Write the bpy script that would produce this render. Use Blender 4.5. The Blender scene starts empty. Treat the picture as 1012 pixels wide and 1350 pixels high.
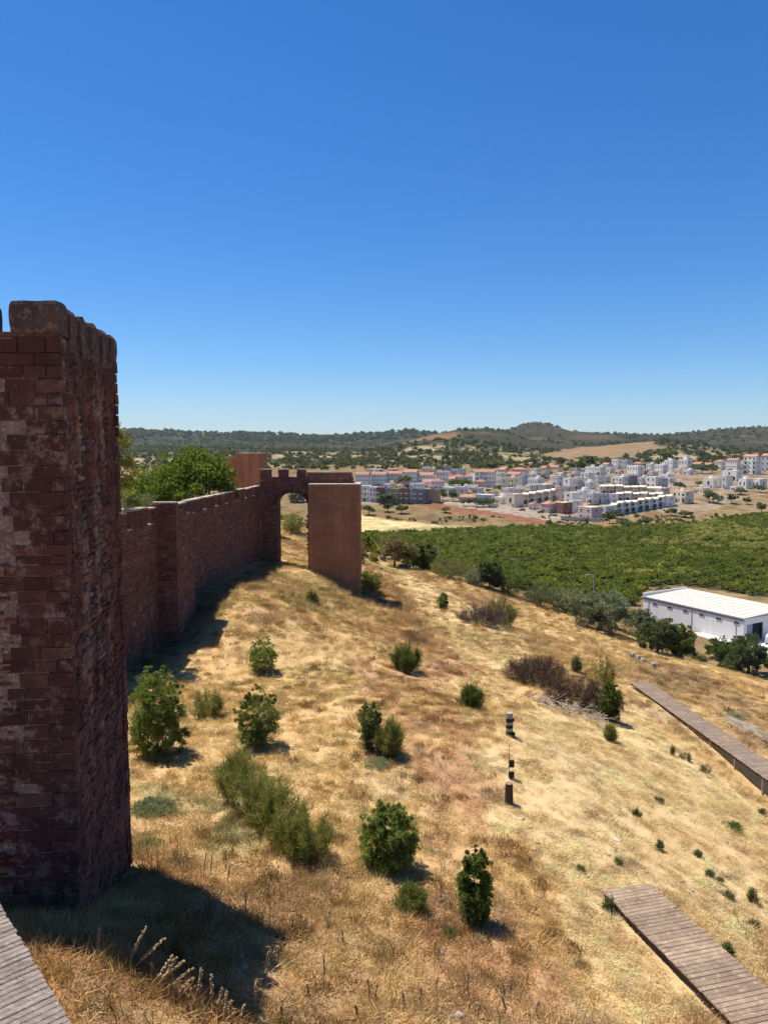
import bpy, bmesh, math, random
import numpy as np
from mathutils import Vector, Matrix, Euler, noise as mnoise

# ------------------------------------------------------------------ camera, sky, sun, exposure
SC = bpy.context.scene
COL = SC.collection
PITCH = math.radians(4.98)
FPX = 975.0                                   # focal length in photo pixels (1012 x 1350)
cam_d = bpy.data.cameras.new("camera")
cam_d.sensor_fit = 'VERTICAL'
cam_d.sensor_height = 24.0
cam_d.lens = 24.0 * FPX / 1350.0
cam_d.clip_start = 0.1
cam_d.clip_end = 30000.0
cam = bpy.data.objects.new("camera", cam_d)
COL.objects.link(cam)
cam.location = (0, 0, 0)
cam.rotation_euler = (math.pi / 2 - PITCH, 0, 0)
SC.camera = cam

SUN_EL = math.radians(67.0)
SUN_H = Vector((-0.81, 0.585, 0)).normalized()          # towards the sun, on the ground plane
SUN_V = Vector((SUN_H.x * math.cos(SUN_EL), SUN_H.y * math.cos(SUN_EL), math.sin(SUN_EL)))
world = bpy.data.worlds.new("World")
SC.world = world
world.use_nodes = True
wn = world.node_tree
wn.nodes.clear()
sky = wn.nodes.new("ShaderNodeTexSky")
sky.sky_type = 'NISHITA'
sky.sun_disc = False
sky.sun_elevation = SUN_EL
sky.sun_rotation = math.atan2(SUN_H.x, SUN_H.y)
sky.altitude = 100
sky.air_density = 1.0
sky.dust_density = 0.15
sky.ozone_density = 10.0
hsv = wn.nodes.new("ShaderNodeHueSaturation")           # the phone's saturated blue
hsv.inputs['Saturation'].default_value = 1.21
hsv.inputs['Hue'].default_value = .503
bg = wn.nodes.new("ShaderNodeBackground")
bg.inputs[1].default_value = 0.086
wo = wn.nodes.new("ShaderNodeOutputWorld")
wn.links.new(sky.outputs[0], hsv.inputs['Color'])
wn.links.new(hsv.outputs[0], bg.inputs[0])
wn.links.new(bg.outputs[0], wo.inputs[0])

sl = bpy.data.lights.new("sun", 'SUN')
sl.energy = 5.0
sl.angle = math.radians(0.5)
sl.color = (1.0, 0.93, 0.82)
so = bpy.data.objects.new("sun", sl)
COL.objects.link(so)
so.rotation_euler = (-SUN_V).to_track_quat('-Z', 'Y').to_euler()
SC.view_settings.view_transform = 'Standard'
SC.view_settings.look = 'None'
SC.view_settings.exposure = 0.64
SC.view_settings.gamma = 1.0
SC.view_settings.use_curve_mapping = False
SC.render.engine = 'CYCLES'
SC.cycles.max_bounces = 5
SC.cycles.diffuse_bounces = 3
SC.cycles.glossy_bounces = 2
SC.cycles.transmission_bounces = 3
SC.cycles.transparent_max_bounces = 6
SC.cycles.volume_bounces = 0

rnd = random.Random(7)
rng = np.random.default_rng(7)

# ------------------------------------------------------------------ helpers: objects and tags
def tag(o, label=None, cat=None, group=None, kind=None):
    if label: o['label'] = label
    if cat: o['category'] = cat
    if group: o['group'] = group
    if kind: o['kind'] = kind
    return o

def empty(name, loc, label=None, cat=None, group=None, rz=0.0):
    o = bpy.data.objects.new(name, None)
    COL.objects.link(o)
    o.location = loc
    o.rotation_euler = (0, 0, rz)
    o.empty_display_size = 0.3
    return tag(o, label, cat, group)

def link(name, me, parent=None, loc=(0, 0, 0), rot=(0, 0, 0), scale=(1, 1, 1)):
    o = bpy.data.objects.new(name, me)
    COL.objects.link(o)
    if parent: o.parent = parent
    o.location = loc; o.rotation_euler = rot; o.scale = scale
    return o

def mesh_np(name, V, F, mat=None, tint=None, smooth=False):
    """V (n,3); F (m,k) ints all of one size, or a list of such arrays"""
    me = bpy.data.meshes.new(name)
    V = np.asarray(V, dtype=np.float32)
    Fs = F if isinstance(F, list) else [F]
    Fs = [np.asarray(f, dtype=np.int32) for f in Fs if len(f)]
    me.vertices.add(len(V))
    me.vertices.foreach_set("co", V.ravel())
    loops = np.concatenate([f.ravel() for f in Fs])
    tot = np.concatenate([np.full(len(f), f.shape[1], dtype=np.int32) for f in Fs])
    st = np.concatenate([[0], np.cumsum(tot)[:-1]]).astype(np.int32)
    me.loops.add(len(loops))
    me.loops.foreach_set("vertex_index", loops)
    me.polygons.add(len(tot))
    me.polygons.foreach_set("loop_start", st)
    me.polygons.foreach_set("loop_total", tot)
    me.polygons.foreach_set("use_smooth", np.full(len(tot), bool(smooth)))
    if tint is not None:
        a = me.color_attributes.new("tint", 'FLOAT_COLOR', 'POINT')
        c = np.ones((len(V), 4), dtype=np.float32)
        c[:, :3] = tint
        a.data.foreach_set("color", c.ravel())
    me.update()
    me.validate()
    if mat:
        for m in (mat if isinstance(mat, (list, tuple)) else [mat]):
            me.materials.append(m)
    return me

BOXF = np.array([[0, 3, 2, 1], [4, 5, 6, 7], [0, 1, 5, 4], [1, 2, 6, 5], [2, 3, 7, 6], [3, 0, 4, 7]])
class MB:
    """collects boxes / prisms / tubes and links them as ONE mesh object"""
    def __init__(s): s.V = []; s.F4 = []; s.F3 = []; s.n = 0
    def raw(s, V, F4=(), F3=()):
        V = np.asarray(V, float)
        if len(F4): s.F4.append(np.asarray(F4) + s.n)
        if len(F3): s.F3.append(np.asarray(F3) + s.n)
        s.V.append(V); s.n += len(V); return s
    def box(s, c, d, M=None):
        x, y, z = [q / 2 for q in d]
        V = np.array([[-x, -y, -z], [x, -y, -z], [x, y, -z], [-x, y, -z], [-x, -y, z], [x, -y, z], [x, y, z], [-x, y, z]]) 
        if M is not None: V = V @ np.array(M.to_3x3()).T
        return s.raw(V + np.array(c), BOXF)
    def tube(s, pts, rad, n=7, cap=True):
        pts = [Vector(p) for p in pts]; V = []
        for i, p in enumerate(pts):
            d = (pts[min(i + 1, len(pts) - 1)] - pts[max(i - 1, 0)]).normalized()
            a = d.orthogonal().normalized() if abs(d.z) < .9 else Vector((1, 0, 0))
            a = (a - d * a.dot(d)).normalized(); b = d.cross(a)
            r = rad[i] if hasattr(rad, '__len__') else rad
            for k in range(n):
                t = 2 * math.pi * k / n
                V.append(p + (a * math.cos(t) + b * math.sin(t)) * r)
        F = [[i * n + k, i * n + (k + 1) % n, (i + 1) * n + (k + 1) % n, (i + 1) * n + k] for i in range(len(pts) - 1) for k in range(n)]
        F3 = []
        if cap:
            V.append(pts[-1]); e = len(V) - 1; o = (len(pts) - 1) * n
            F3 = [[o + k, o + (k + 1) % n, e] for k in range(n)]
        return s.raw([tuple(v) for v in V], F, F3)
    def build(s, name, mat, parent=None, smooth=False, origin=None, link_it=True):
        V = np.concatenate(s.V)
        if origin is not None: V = V - np.array(origin)
        F = []
        if s.F4: F.append(np.concatenate(s.F4))
        if s.F3: F.append(np.concatenate(s.F3))
        me = mesh_np(name, V, F, mat, smooth=smooth)
        return link(name, me, parent) if link_it else me

# ------------------------------------------------------------------ helpers: materials
def _mix(nt, fac, a, b, blend='MIX'):
    m = nt.nodes.new("ShaderNodeMix"); m.data_type = 'RGBA'; m.blend_type = blend
    for sock, v in ((m.inputs[0], fac), (m.inputs[6], a), (m.inputs[7], b)):
        if hasattr(v, 'links') or hasattr(v, 'is_linked'): nt.links.new(v, sock)
        elif isinstance(v, (int, float)): sock.default_value = v
        else: sock.default_value = (*v, 1)
    return m.outputs[2]

def _noise(nt, scale, detail=4, rough=.6, vec=None, dist=0.0):
    n = nt.nodes.new("ShaderNodeTexNoise"); n.inputs['Scale'].default_value = scale
    n.inputs['Detail'].default_value = detail; n.inputs['Roughness'].default_value = rough
    n.inputs['Distortion'].default_value = dist
    if vec is not None: nt.links.new(vec, n.inputs['Vector'])
    return n.outputs['Fac']

def _ramp(nt, v, lo, hi, a=0.0, b=1.0):
    m = nt.nodes.new("ShaderNodeMapRange"); nt.links.new(v, m.inputs[0])
    m.inputs[1].default_value = lo; m.inputs[2].default_value = hi
    m.inputs[3].default_value = a; m.inputs[4].default_value = b
    return m.outputs[0]

def _math(nt, op, a, b=0.0):
    m = nt.nodes.new("ShaderNodeMath"); m.operation = op
    for i, v in enumerate((a, b)):
        if isinstance(v, (int, float)): m.inputs[i].default_value = v
        else: nt.links.new(v, m.inputs[i])
    return m.outputs[0]

def _pos(nt, scale=(1, 1, 1), obj=False):
    if obj:
        g = nt.nodes.new("ShaderNodeTexCoord"); out = g.outputs['Object']
    else:
        g = nt.nodes.new("ShaderNodeNewGeometry"); out = g.outputs['Position']
    m = nt.nodes.new("ShaderNodeMapping"); m.inputs['Scale'].default_value = scale
    nt.links.new(out, m.inputs['Vector'])
    return m.outputs[0]

def _attr(nt, name, kind='GEOMETRY'):
    a = nt.nodes.new("ShaderNodeAttribute"); a.attribute_name = name; a.attribute_type = kind
    return a.outputs['Color']

def _bump(nt, h, strength, dist=0.05):
    b = nt.nodes.new("ShaderNodeBump"); b.inputs['Strength'].default_value = strength
    b.inputs['Distance'].default_value = dist
    nt.links.new(h, b.inputs['Height']); return b.outputs[0]

def base_mat(name, rough=.9, spec=.2):
    m = bpy.data.materials.new(name); m.use_nodes = True
    nt = m.node_tree; b = nt.nodes['Principled BSDF']
    b.inputs['Roughness'].default_value = rough
    b.inputs['Specular IOR Level'].default_value = spec
    return m, nt, b

def noisy(name, c1, c2, scale=3.0, rough=.9, c3=None, s3=20.0, bump=.0, bscale=20.0, spec=.2, stretch=(1, 1, 1), rand=0.0):
    """a plain rough material: two colours mixed by noise, a finer third colour, bump; rand = per-object brightness change"""
    m, nt, b = base_mat(name, rough, spec)
    p = _pos(nt, stretch)
    col = _mix(nt, _ramp(nt, _noise(nt, scale, 5, .6, p), .35, .65), c1, c2)
    if c3 is not None:
        col = _mix(nt, _ramp(nt, _noise(nt, s3, 3, .6, p), .52, .68), col, c3)
    if rand:
        oi = nt.nodes.new("ShaderNodeObjectInfo")
        f = _ramp(nt, oi.outputs['Random'], 0, 1, 1 - rand, 1 + rand)
        hs = nt.nodes.new("ShaderNodeHueSaturation"); nt.links.new(col, hs.inputs['Color']); nt.links.new(f, hs.inputs['Value'])
        col = hs.outputs[0]
    nt.links.new(col, b.inputs['Base Color'])
    if bump:
        nt.links.new(_bump(nt, _noise(nt, bscale, 4, .65, p), bump), b.inputs['Normal'])
    return m

def leaf_mat(name, trans=.25, kind='GEOMETRY', rough=.75):
    m = bpy.data.materials.new(name); m.use_nodes = True
    nt = m.node_tree; nt.nodes.clear()
    c = _attr(nt, "tint", kind)
    d = nt.nodes.new("ShaderNodeBsdfDiffuse"); t = nt.nodes.new("ShaderNodeBsdfTranslucent")
    nt.links.new(c, d.inputs[0]); nt.links.new(_mix(nt, .5, c, (.30, .34, .05), 'MIX') if trans > .2 else c, t.inputs[0])
    mx = nt.nodes.new("ShaderNodeMixShader"); mx.inputs[0].default_value = trans
    nt.links.new(d.outputs[0], mx.inputs[1]); nt.links.new(t.outputs[0], mx.inputs[2])
    o = nt.nodes.new("ShaderNodeOutputMaterial"); nt.links.new(mx.outputs[0], o.inputs[0])
    return m

def stone_mat(name, cols, mortar=None, rand=.35, attr=False, bump=.6):
    """sandstone block: colour picked per object (or from the tint attribute), with stains and pits"""
    m, nt, b = base_mat(name, .95, .1)
    p = _pos(nt)
    if attr:
        col = _attr(nt, "tint")
    else:
        oi = nt.nodes.new("ShaderNodeObjectInfo")
        cr = nt.nodes.new("ShaderNodeValToRGB"); cr.color_ramp.interpolation = 'LINEAR'
        el = cr.color_ramp.elements
        while len(el) < len(cols): el.new(.5)
        for i, c in enumerate(cols):
            el[i].position = i / (len(cols) - 1); el[i].color = (*c, 1)
        nt.links.new(oi.outputs['Random'], cr.inputs[0])
        col = cr.outputs[0]
    col = _mix(nt, _ramp(nt, _noise(nt, .55, 5, .65, p), .42, .66, 0, .55), col, (.060, .036, .030))
    n1 = _noise(nt, 2.6, 7, .75, p)
    col = _mix(nt, _ramp(nt, n1, .32, .68, 0, .62), col, (.050, .030, .026))
    col = _mix(nt, _ramp(nt, _noise(nt, 30, 4, .7, p), .55, .70, 0, .45), col, (.035, .022, .02))
    n2 = _noise(nt, 9, 6, .75, p)
    col = _mix(nt, _ramp(nt, n2, .60, .74, 0, .32), col, mortar or (.30, .22, .17))
    # worn lime plaster left in patches that run across the joints
    pa = _math(nt, 'MULTIPLY', _ramp(nt, _noise(nt, .8, 4, .6, p), .46, .60), _ramp(nt, _noise(nt, 3.2, 7, .8, p), .50, .58, 0, .18 if attr else .62))
    col = _mix(nt, pa, col, (.33, .235, .19))
    nt.links.new(col, b.inputs['Base Color'])
    hh = _math(nt, 'ADD', _noise(nt, 22, 6, .75, p), _math(nt, 'MULTIPLY', _noise(nt, 5, 4, .6, p), 2.0))
    nt.links.new(_bump(nt, hh, bump * 1.4, .05), b.inputs['Normal'])
    return m

# ------------------------------------------------------------------ helpers: photo rays and numpy noise
SP, CP = math.sin(PITCH), math.cos(PITCH)
def ray(px, py):
    cx, cy = (px - 506) / FPX, (675 - py) / FPX
    return np.array([cx, CP + SP * cy, -SP + CP * cy])
def P(px, py, Y):
    d = ray(px, py); return d * (Y / d[1])

_perm = rng.permutation(4096)
def vnoise(x, y, seed=0):
    xi = np.floor(x).astype(int); yi = np.floor(y).astype(int)
    fx = x - xi; fy = y - yi
    fx = fx * fx * (3 - 2 * fx); fy = fy * fy * (3 - 2 * fy)
    def h(a, b): return _perm[(_perm[(a + seed * 131) & 4095] + b) & 4095] / 4095.0
    return (h(xi, yi) * (1 - fx) + h(xi + 1, yi) * fx) * (1 - fy) + (h(xi, yi + 1) * (1 - fx) + h(xi + 1, yi + 1) * fx) * fy
def fbm(x, y, scale, oct=4, seed=0, gain=.5):
    v = 0; a = 1.0; t = 0; f = 1.0 / scale
    for k in range(oct):
        v = v + a * vnoise(x * f + 17.3 * k, y * f - 9.1 * k, seed + k); t += a; a *= gain; f *= 2.03
    return v / t
def sstep(a, b, x):
    t = np.clip((x - a) / (b - a), 0, 1); return t * t * (3 - 2 * t)

# ------------------------------------------------------------------ terrain
_cp = [P(*a) for a in [
    (45, 1245, 12.7), (198, 1300, 12.55), (300, 1350, 12.4), (60, 1350, 10.4), (100, 1218, 15.7), (172, 1142, 20.3),
    (500, 1350, 13.7), (700, 1350, 14.8), (880, 1350, 16.3), (795, 1178, 22), (1012, 1350, 17.0),
    (671, 969, 34), (671, 1060, 27.6), (835, 900, 61), (1012, 1050, 41), (930, 960, 50), (960, 1150, 27),
    (440, 900, 43), (535, 885, 50), (622, 935, 41), (560, 800, 80), (700, 870, 64), (745, 925, 50), (330, 1000, 30), (510, 1150, 21.8),
    (628, 1222, 19.4), (250, 1150, 19.8), (400, 1090, 24), (165, 872, 46), (235, 852, 50.5), (255, 802, 57), (370, 746, 81), (406, 748, 80),
    (440, 768, 80), (474, 792, 80), (385, 694, 122), (490, 741, 118), (585, 803, 84), (640, 772, 108), (690, 795, 104), (800, 828, 99), (880, 858, 92), (1012, 900, 76),
    (330, 800, 54.5), (345, 775, 61), (300, 836, 49.3), (365, 830, 51.5), (450, 820, 64), (345, 888, 46), (520, 830, 66)]]
_cp += [np.array(a, float) for a in [(-14, 20, -11.8), (-16, 30, -12.6), (-16.5, 38, -13.1), (-14, 8, -8.6), (-6, 4, -8.6), (3, 5, -10.8), (12, 5, -13.5), (25, 10, -18), (-30, 60, -12), (-30, 110, -13), (-18, 100, -12.6)]]
_cp = np.array(_cp)
def _tk(r): return np.where(r > 1e-6, r * r * np.log(np.maximum(r, 1e-6)), 0)
_S = 40.0
_n = len(_cp); _c2 = _cp[:, :2] / _S
_K = _tk(np.linalg.norm(_c2[:, None] - _c2[None], axis=2)) + np.eye(_n) * 0.004
_Pm = np.hstack([np.ones((_n, 1)), _c2])
_A = np.block([[_K, _Pm], [_Pm.T, np.zeros((3, 3))]])
_w = np.linalg.solve(_A, np.concatenate([_cp[:, 2], np.zeros(3)]))
def tps(x, y):
    x = x / _S; y = y / _S
    v = _w[_n] + _w[_n + 1] * x + _w[_n + 2] * y
    for i in range(_n):
        v = v + _w[i] * _tk(np.hypot(x - _c2[i, 0], y - _c2[i, 1]))
    return v

_DR = [0, 240, 400, 447, 480, 530, 590, 650, 760, 950, 1200, 1400, 1700, 2300, 4000, 9000]
_DZ = [-47, -47, -47, -46, -44.5, -39.6, -36.1, -33, -27, -21, -13, -6, -6, -2, -15, -40]
def _crest(pts):
    az = [math.atan((p[0] - 506) / FPX) for p in pts]
    return az, [-math.tan(PITCH + math.atan((p[1] - 675) / FPX)) * math.cos(a) for p, a in zip(pts, az)]
RIDGES = [  # crest in the picture, distance, near-side width, far-side width
    ([(-300, 600), (440, 600), (500, 592), (540, 579), (565, 573), (600, 566), (635, 563), (665, 568), (700, 582), (760, 596), (820, 605)], 1750, 420, 500),
    ([(560, 590), (640, 571), (672, 565), (692, 559), (705, 556), (720, 559), (738, 564), (752, 568), (780, 568), (820, 570), (870, 571), (900, 568), (940, 563), (975, 561), (1012, 560), (1100, 565), (1500, 570), (3000, 600)], 2350, 620, 800),
    ([(640, 612), (700, 604), (760, 592), (820, 584), (860, 581), (900, 584), (950, 590), (1012, 594), (1200, 590), (1500, 605)], 1350, 260, 300),
    ([(-2000, 600), (-300, 562), (60, 565), (130, 566), (200, 566), (250, 569), (330, 570), (380, 574), (430, 577), (470, 583), (530, 600)], 3300, 900, 900),
    ([(330, 600), (400, 579), (445, 577), (480, 575), (520, 571), (545, 570), (580, 573), (640, 580)], 2900, 500, 600),
    ([(-2000, 580), (300, 577), (400, 574), (425, 572), (450, 573), (480, 576), (560, 577), (3000, 580)], 5200, 700, 800),
]
_RC = [(*_crest(r[0]), r[1], r[2], r[3]) for r in RIDGES]
def wall_x(Y): return -16.3 + (Y - 46) * 0.075
def terrain(x, y):
    x = np.asarray(x, float); y = np.asarray(y, float)
    R = np.hypot(x, y); az = np.arctan2(x, np.maximum(y, 1e-3))
    D = np.maximum(y, R * .72)
    base = np.interp(D, _DR, _DZ)
    far = base.copy()
    for azs, els, rc, wn_, wf in _RC:
        zc = np.interp(az, azs, els) * rc
        jig = 1 + .05 * (fbm(az * 30, az * 0, 1.0, 3, 5) - .5)
        t = (D - rc * jig); w = np.where(t < 0, wn_, wf)
        far = np.maximum(far, base + (zc - base) * np.exp(-(t / w) ** 2))
    amp = np.clip((D - 800) / 1200, 0, 1)
    far = far + amp * 26 * (fbm(x, y, 420, 5, 3) - .5) * np.clip(1.4 - D / 5000, .3, 1) - amp * 2
    far = far + np.clip((D - 900) / 300, 0, 1) * np.clip((1800 - D) / 400, 0, 1) * 10 * (fbm(x, y, 130, 4, 9) - .5)
    q = np.hypot(x + 20, y * .62)
    b = sstep(75, 138, q)
    near = tps(np.clip(x, -60, 60), np.clip(y, -10, 170))
    inside = sstep(.3, 1.6, wall_x(y) - x) * sstep(21, 26, y) * (1 - sstep(86, 100, y))
    near = near + inside * 4.5
    near = near + .28 * (fbm(x, y, 5.5, 4, 11) - .5) + .10 * (fbm(x, y, .9, 3, 12) - .5)
    return near * (1 - b) + far * b

def G(px, py, dz=0.0, tmax=6000.0):
    """where the photo ray through (px, py) meets the ground"""
    d = ray(px, py); d = d / d[1]
    ts = np.geomspace(9.0, tmax, 900)
    h = ts * d[2] - terrain(ts * d[0], ts) - dz
    k = np.argmax(h < 0)
    if h[k] >= 0: k = len(ts) - 1
    lo, hi = ts[max(k - 1, 0)], ts[k]
    for _ in range(18):
        m = .5 * (lo + hi)
        if m * d[2] - float(terrain(m * d[0], m)) - dz < 0: hi = m
        else: lo = m
    return d * hi
def ground(x, y): return float(terrain(np.array([x]), np.array([y]))[0])
def inpoly(x, y, poly):
    r = np.zeros(x.shape, bool); n = len(poly)
    for i in range(n):
        x0, y0 = poly[i]; x1, y1 = poly[(i + 1) % n]
        c = ((y0 > y) != (y1 > y)) & (x < (x1 - x0) * (y - y0) / (y1 - y0 + 1e-12) + x0)
        r ^= c
    return r
# ------------------------------------------------------------------ ground sheet and what covers it
def gpoly(pts): return [tuple(G(*p)[:2]) for p in pts]
STRAW = np.array((.64, .45, .215)); GOLD = np.array((.56, .365, .165)); RED = np.array((.42, .24, .13)); DUN = np.array((.30, .21, .135))
PALE = np.array((.66, .485, .25)); OLIVE = np.array((.27, .24, .085)); DIRT = np.array((.36, .235, .13))
PG_TRAMPLED = gpoly([(700, 925), (640, 985), (655, 1090), (735, 1190), (790, 1349), (1011, 1349), (1011, 1070), (900, 985), (835, 925)])
PG_TRACK = gpoly([(484, 738), (500, 735), (560, 766), (610, 790), (640, 812), (690, 842), (700, 868), (640, 885), (575, 838), (540, 790)])
PG_MID = gpoly([(505, 765), (545, 800), (610, 850), (655, 885), (575, 900), (625, 960), (640, 1080), (715, 1200), (765, 1345), (560, 1345), (520, 1230), (570, 1120), (540, 1000), (470, 900), (455, 800)])
PG_RIGHT = gpoly([(850, 870), (1011, 930), (1011, 1000), (930, 930), (840, 893)])
PG_ORCH = gpoly([(470, 707), (580, 703), (690, 697), (800, 699), (900, 694), (1000, 679), (1100, 660)]) + gpoly([(1110, 800), (990, 785), (900, 772), (850, 775)]) + gpoly([(835, 800), (760, 795), (690, 778), (600, 757), (470, 735)])
PG_FIELD = gpoly([(440, 678), (475, 680), (540, 688), (600, 694), (640, 697), (560, 702), (440, 704)])
PG_RED = gpoly([(545, 664), (575, 664), (640, 668), (700, 679), (745, 689), (700, 690), (640, 680), (590, 673)])
PG_TOWNROAD = gpoly([(570, 661), (640, 662), (700, 672), (790, 686), (790, 690), (740, 688), (680, 680), (620, 670)])
PG_TERR = gpoly([(850, 672), (960, 664), (1020, 655), (1020, 676), (900, 690), (840, 693)])
PG_BROWNHILL = gpoly([(700, 606), (740, 592), (800, 587), (860, 584), (880, 590), (850, 598), (800, 606), (740, 610)])
PG_DRYCONE = gpoly([(528, 598), (545, 584), (575, 576), (590, 575), (598, 584), (620, 597), (600, 601)])
PG_HOMES = gpoly([(640, 668), (700, 679), (790, 688), (830, 678), (940, 672), (1012, 650), (1012, 618), (900, 616), (800, 622), (700, 626), (560, 632), (470, 640), (470, 664), (560, 664)])

def cover(x, y):
    """base colour of the ground at (x, y) and how tall the dry grass on it grows"""
    n1 = fbm(x, y, 7, 4, 21); n2 = fbm(x, y, 2.2, 4, 31); n3 = fbm(x, y, .55, 3, 41); n4 = fbm(x, y, 14, 3, 51)
    jx = x + 2.4 * (n2 - .5) + 1.0 * (n3 - .5); jy = y + 3.2 * (n1 - .5) + 1.2 * (n3 - .5)
    def lay(c, col, m): return c * (1 - m[..., None]) + col * m[..., None]
    c = np.broadcast_to(GOLD, x.shape + (3,)).copy()
    c = lay(c, STRAW, sstep(.40, .66, n2 * .6 + n1 * .4))
    redm = sstep(.50, .66, n4 * .55 + n2 * .45)
    c = lay(c, RED, redm * .8)
    c = lay(c, DUN, sstep(.58, .74, n1 * .5 + n3 * .5) * .7)
    ridge = sstep(14, 4, np.hypot((x + 6) * 1.3, (y - 58) * .35))
    c = lay(c, OLIVE, ridge * sstep(.48, .66, fbm(x, y, 3.5, 4, 61)) * .4)
    nearL = sstep(5, 2, np.hypot(x + 7, (y - 24.5) * .8))
    c = lay(c, np.array((.30, .30, .14)), nearL * sstep(.5, .62, fbm(x, y, 1.6, 3, 66)) * .7)
    midm = inpoly(jx, jy, PG_MID).astype(float)
    c = lay(c, RED * np.array((1.05, .98, .95)), midm * sstep(.36, .60, n2 * .55 + n1 * .45) * .85)
    c = lay(c, DUN * .85, midm * sstep(.56, .70, n3 * .5 + n2 * .5) * .7)
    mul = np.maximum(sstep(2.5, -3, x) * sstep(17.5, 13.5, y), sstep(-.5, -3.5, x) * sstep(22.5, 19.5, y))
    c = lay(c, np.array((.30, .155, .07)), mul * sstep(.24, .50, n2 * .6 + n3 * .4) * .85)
    tall = .20 + .30 * sstep(.4, .7, n4) + .2 * redm
    tr = inpoly(jx, jy, PG_TRAMPLED).astype(float)
    tr2 = inpoly(jx, jy, PG_TRACK).astype(float)
    rt = inpoly(jx, jy, PG_RIGHT).astype(float)
    c = lay(c, PALE, tr * (.50 + .5 * sstep(.3, .6, n2)))
    c = lay(c, DIRT, tr * sstep(.60, .72, n2 * .5 + n3 * .5) * .6)
    c = lay(c, PALE * 1.02, tr2 * (.45 + .5 * sstep(.35, .6, n3)))
    c = lay(c, DIRT, rt * .6)
    tall = tall * (1 - .74 * np.maximum(tr, np.maximum(tr2 * .8, rt * .6)))
    # bare earth along the walls, their shade put into its dark colour
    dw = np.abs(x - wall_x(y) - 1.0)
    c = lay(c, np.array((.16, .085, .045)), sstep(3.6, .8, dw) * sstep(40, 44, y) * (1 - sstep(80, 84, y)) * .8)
    # the valley
    q = np.hypot(x + 20, y * .62)
    v = sstep(84, 110, q)
    R = np.hypot(x, y); D = np.maximum(y, R * .72)
    m1 = fbm(x, y, 60, 5, 71); m2 = fbm(x, y, 16, 4, 81); m3 = fbm(x, y, 230, 4, 91); m4 = fbm(x, y, 6, 3, 95)
    f = np.broadcast_to(np.array((.21, .132, .060)), x.shape + (3,)).copy()
    f = lay(f, np.array((.27, .185, .085)), sstep(.4, .6, m2))
    f = lay(f, np.array((.135, .078, .04)), sstep(.55, .7, m1 * .5 + m2 * .5) * .8)
    f = lay(f, np.array((.070, .072, .026)), sstep(.56, .7, m2 * .6 + m4 * .4) * .5)
    jx = x + 10 * (m2 - .5); jy = y + 16 * (m2 - .5)
    f = lay(f, np.array((.60, .46, .22)) * (.9 + .2 * m4[..., None]), inpoly(jx, jy, PG_FIELD) * 1.0)
    f = lay(f, np.array((.19, .175, .07)), inpoly(jx, jy, gpoly([(520, 696), (600, 693), (690, 697), (560, 708), (440, 709)])) * .6)
    f = lay(f, np.array((.25, .098, .056)), inpoly(jx, jy, PG_RED) * sstep(.25, .5, m2))
    f = lay(f, np.array((.28, .205, .13)), inpoly(jx, jy, PG_TERR) * sstep(.4, .6, m1) * .7)
    f = lay(f, np.array((.31, .24, .175)), inpoly(jx, jy, PG_HOMES) * sstep(.3, .5, m2) * .85)
    f = lay(f, np.array((.34, .28, .22)), inpoly(x + 3 * (m4 - .5), y + 6 * (m4 - .5), PG_TOWNROAD) * .9)
    f = lay(f, np.array((.045, .042, .018)), inpoly(x, y, PG_ORCH) * 1.0)
    scrub = sstep(820, 980, D)
    g = np.broadcast_to(np.array((.36, .275, .145)), x.shape + (3,)).copy()
    g = lay(g, np.array((.052, .054, .025)), sstep(.44, .56, m1 * .6 + m2 * .4))
    f = lay(f, g, scrub)
    hill = sstep(1240, 1340, D)
    g = np.broadcast_to(np.array((.038, .036, .017)), x.shape + (3,)).copy()
    g = lay(g, np.array((.085, .060, .032)), sstep(.56, .70, m3 * .6 + m1 * .4) * .8)
    g = lay(g, np.array((.038, .036, .018)), sstep(.45, .62, m2) * .7)
    g = lay(g, np.array((.13, .09, .05)), sstep(.66, .72, m1) * .6)
    f = lay(f, g, hill)
    f = lay(f, np.array((.28, .175, .095)) * (.85 + .3 * m2[..., None]), inpoly(x + 60 * (m1 - .5), y + 60 * (m1 - .5), PG_BROWNHILL) * .9)
    pv2 = 506 + FPX * x / np.maximum(y, 1) + 34 * (m1 - .5) + 14 * (m2 - .5)
    cone = sstep(522, 534, pv2) * (1 - sstep(598, 612, pv2)) * sstep(1380, 1440, D) * (1 - sstep(1790, 1830, D)) * (1 - sstep(556, 600, pv2) * sstep(1500, 1640, D))
    f = lay(f, np.array((.21, .125, .060)) * (.85 + .3 * m2[..., None]), cone * .95)
    dry2 = sstep(.50, .62, fbm(x, y, 170, 3, 97)) * sstep(720, 800, pv2) * sstep(1500, 1600, D) * (1 - sstep(2450, 2550, D))
    f = lay(f, np.array((.15, .095, .05)), dry2 * .3)
    far = sstep(2500, 3000, D)
    f = lay(f, np.array((.044, .046, .028)) * (.6 + .8 * m1[..., None]), far * .85)
    f = lay(f, np.array((.14, .095, .055)), far * sstep(.62, .70, m3 * .5 + m1 * .5) * .5)
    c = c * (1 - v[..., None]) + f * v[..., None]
    return np.clip(c, .01, .8), tall * (1 - sstep(70, 100, q) * .3)

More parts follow.
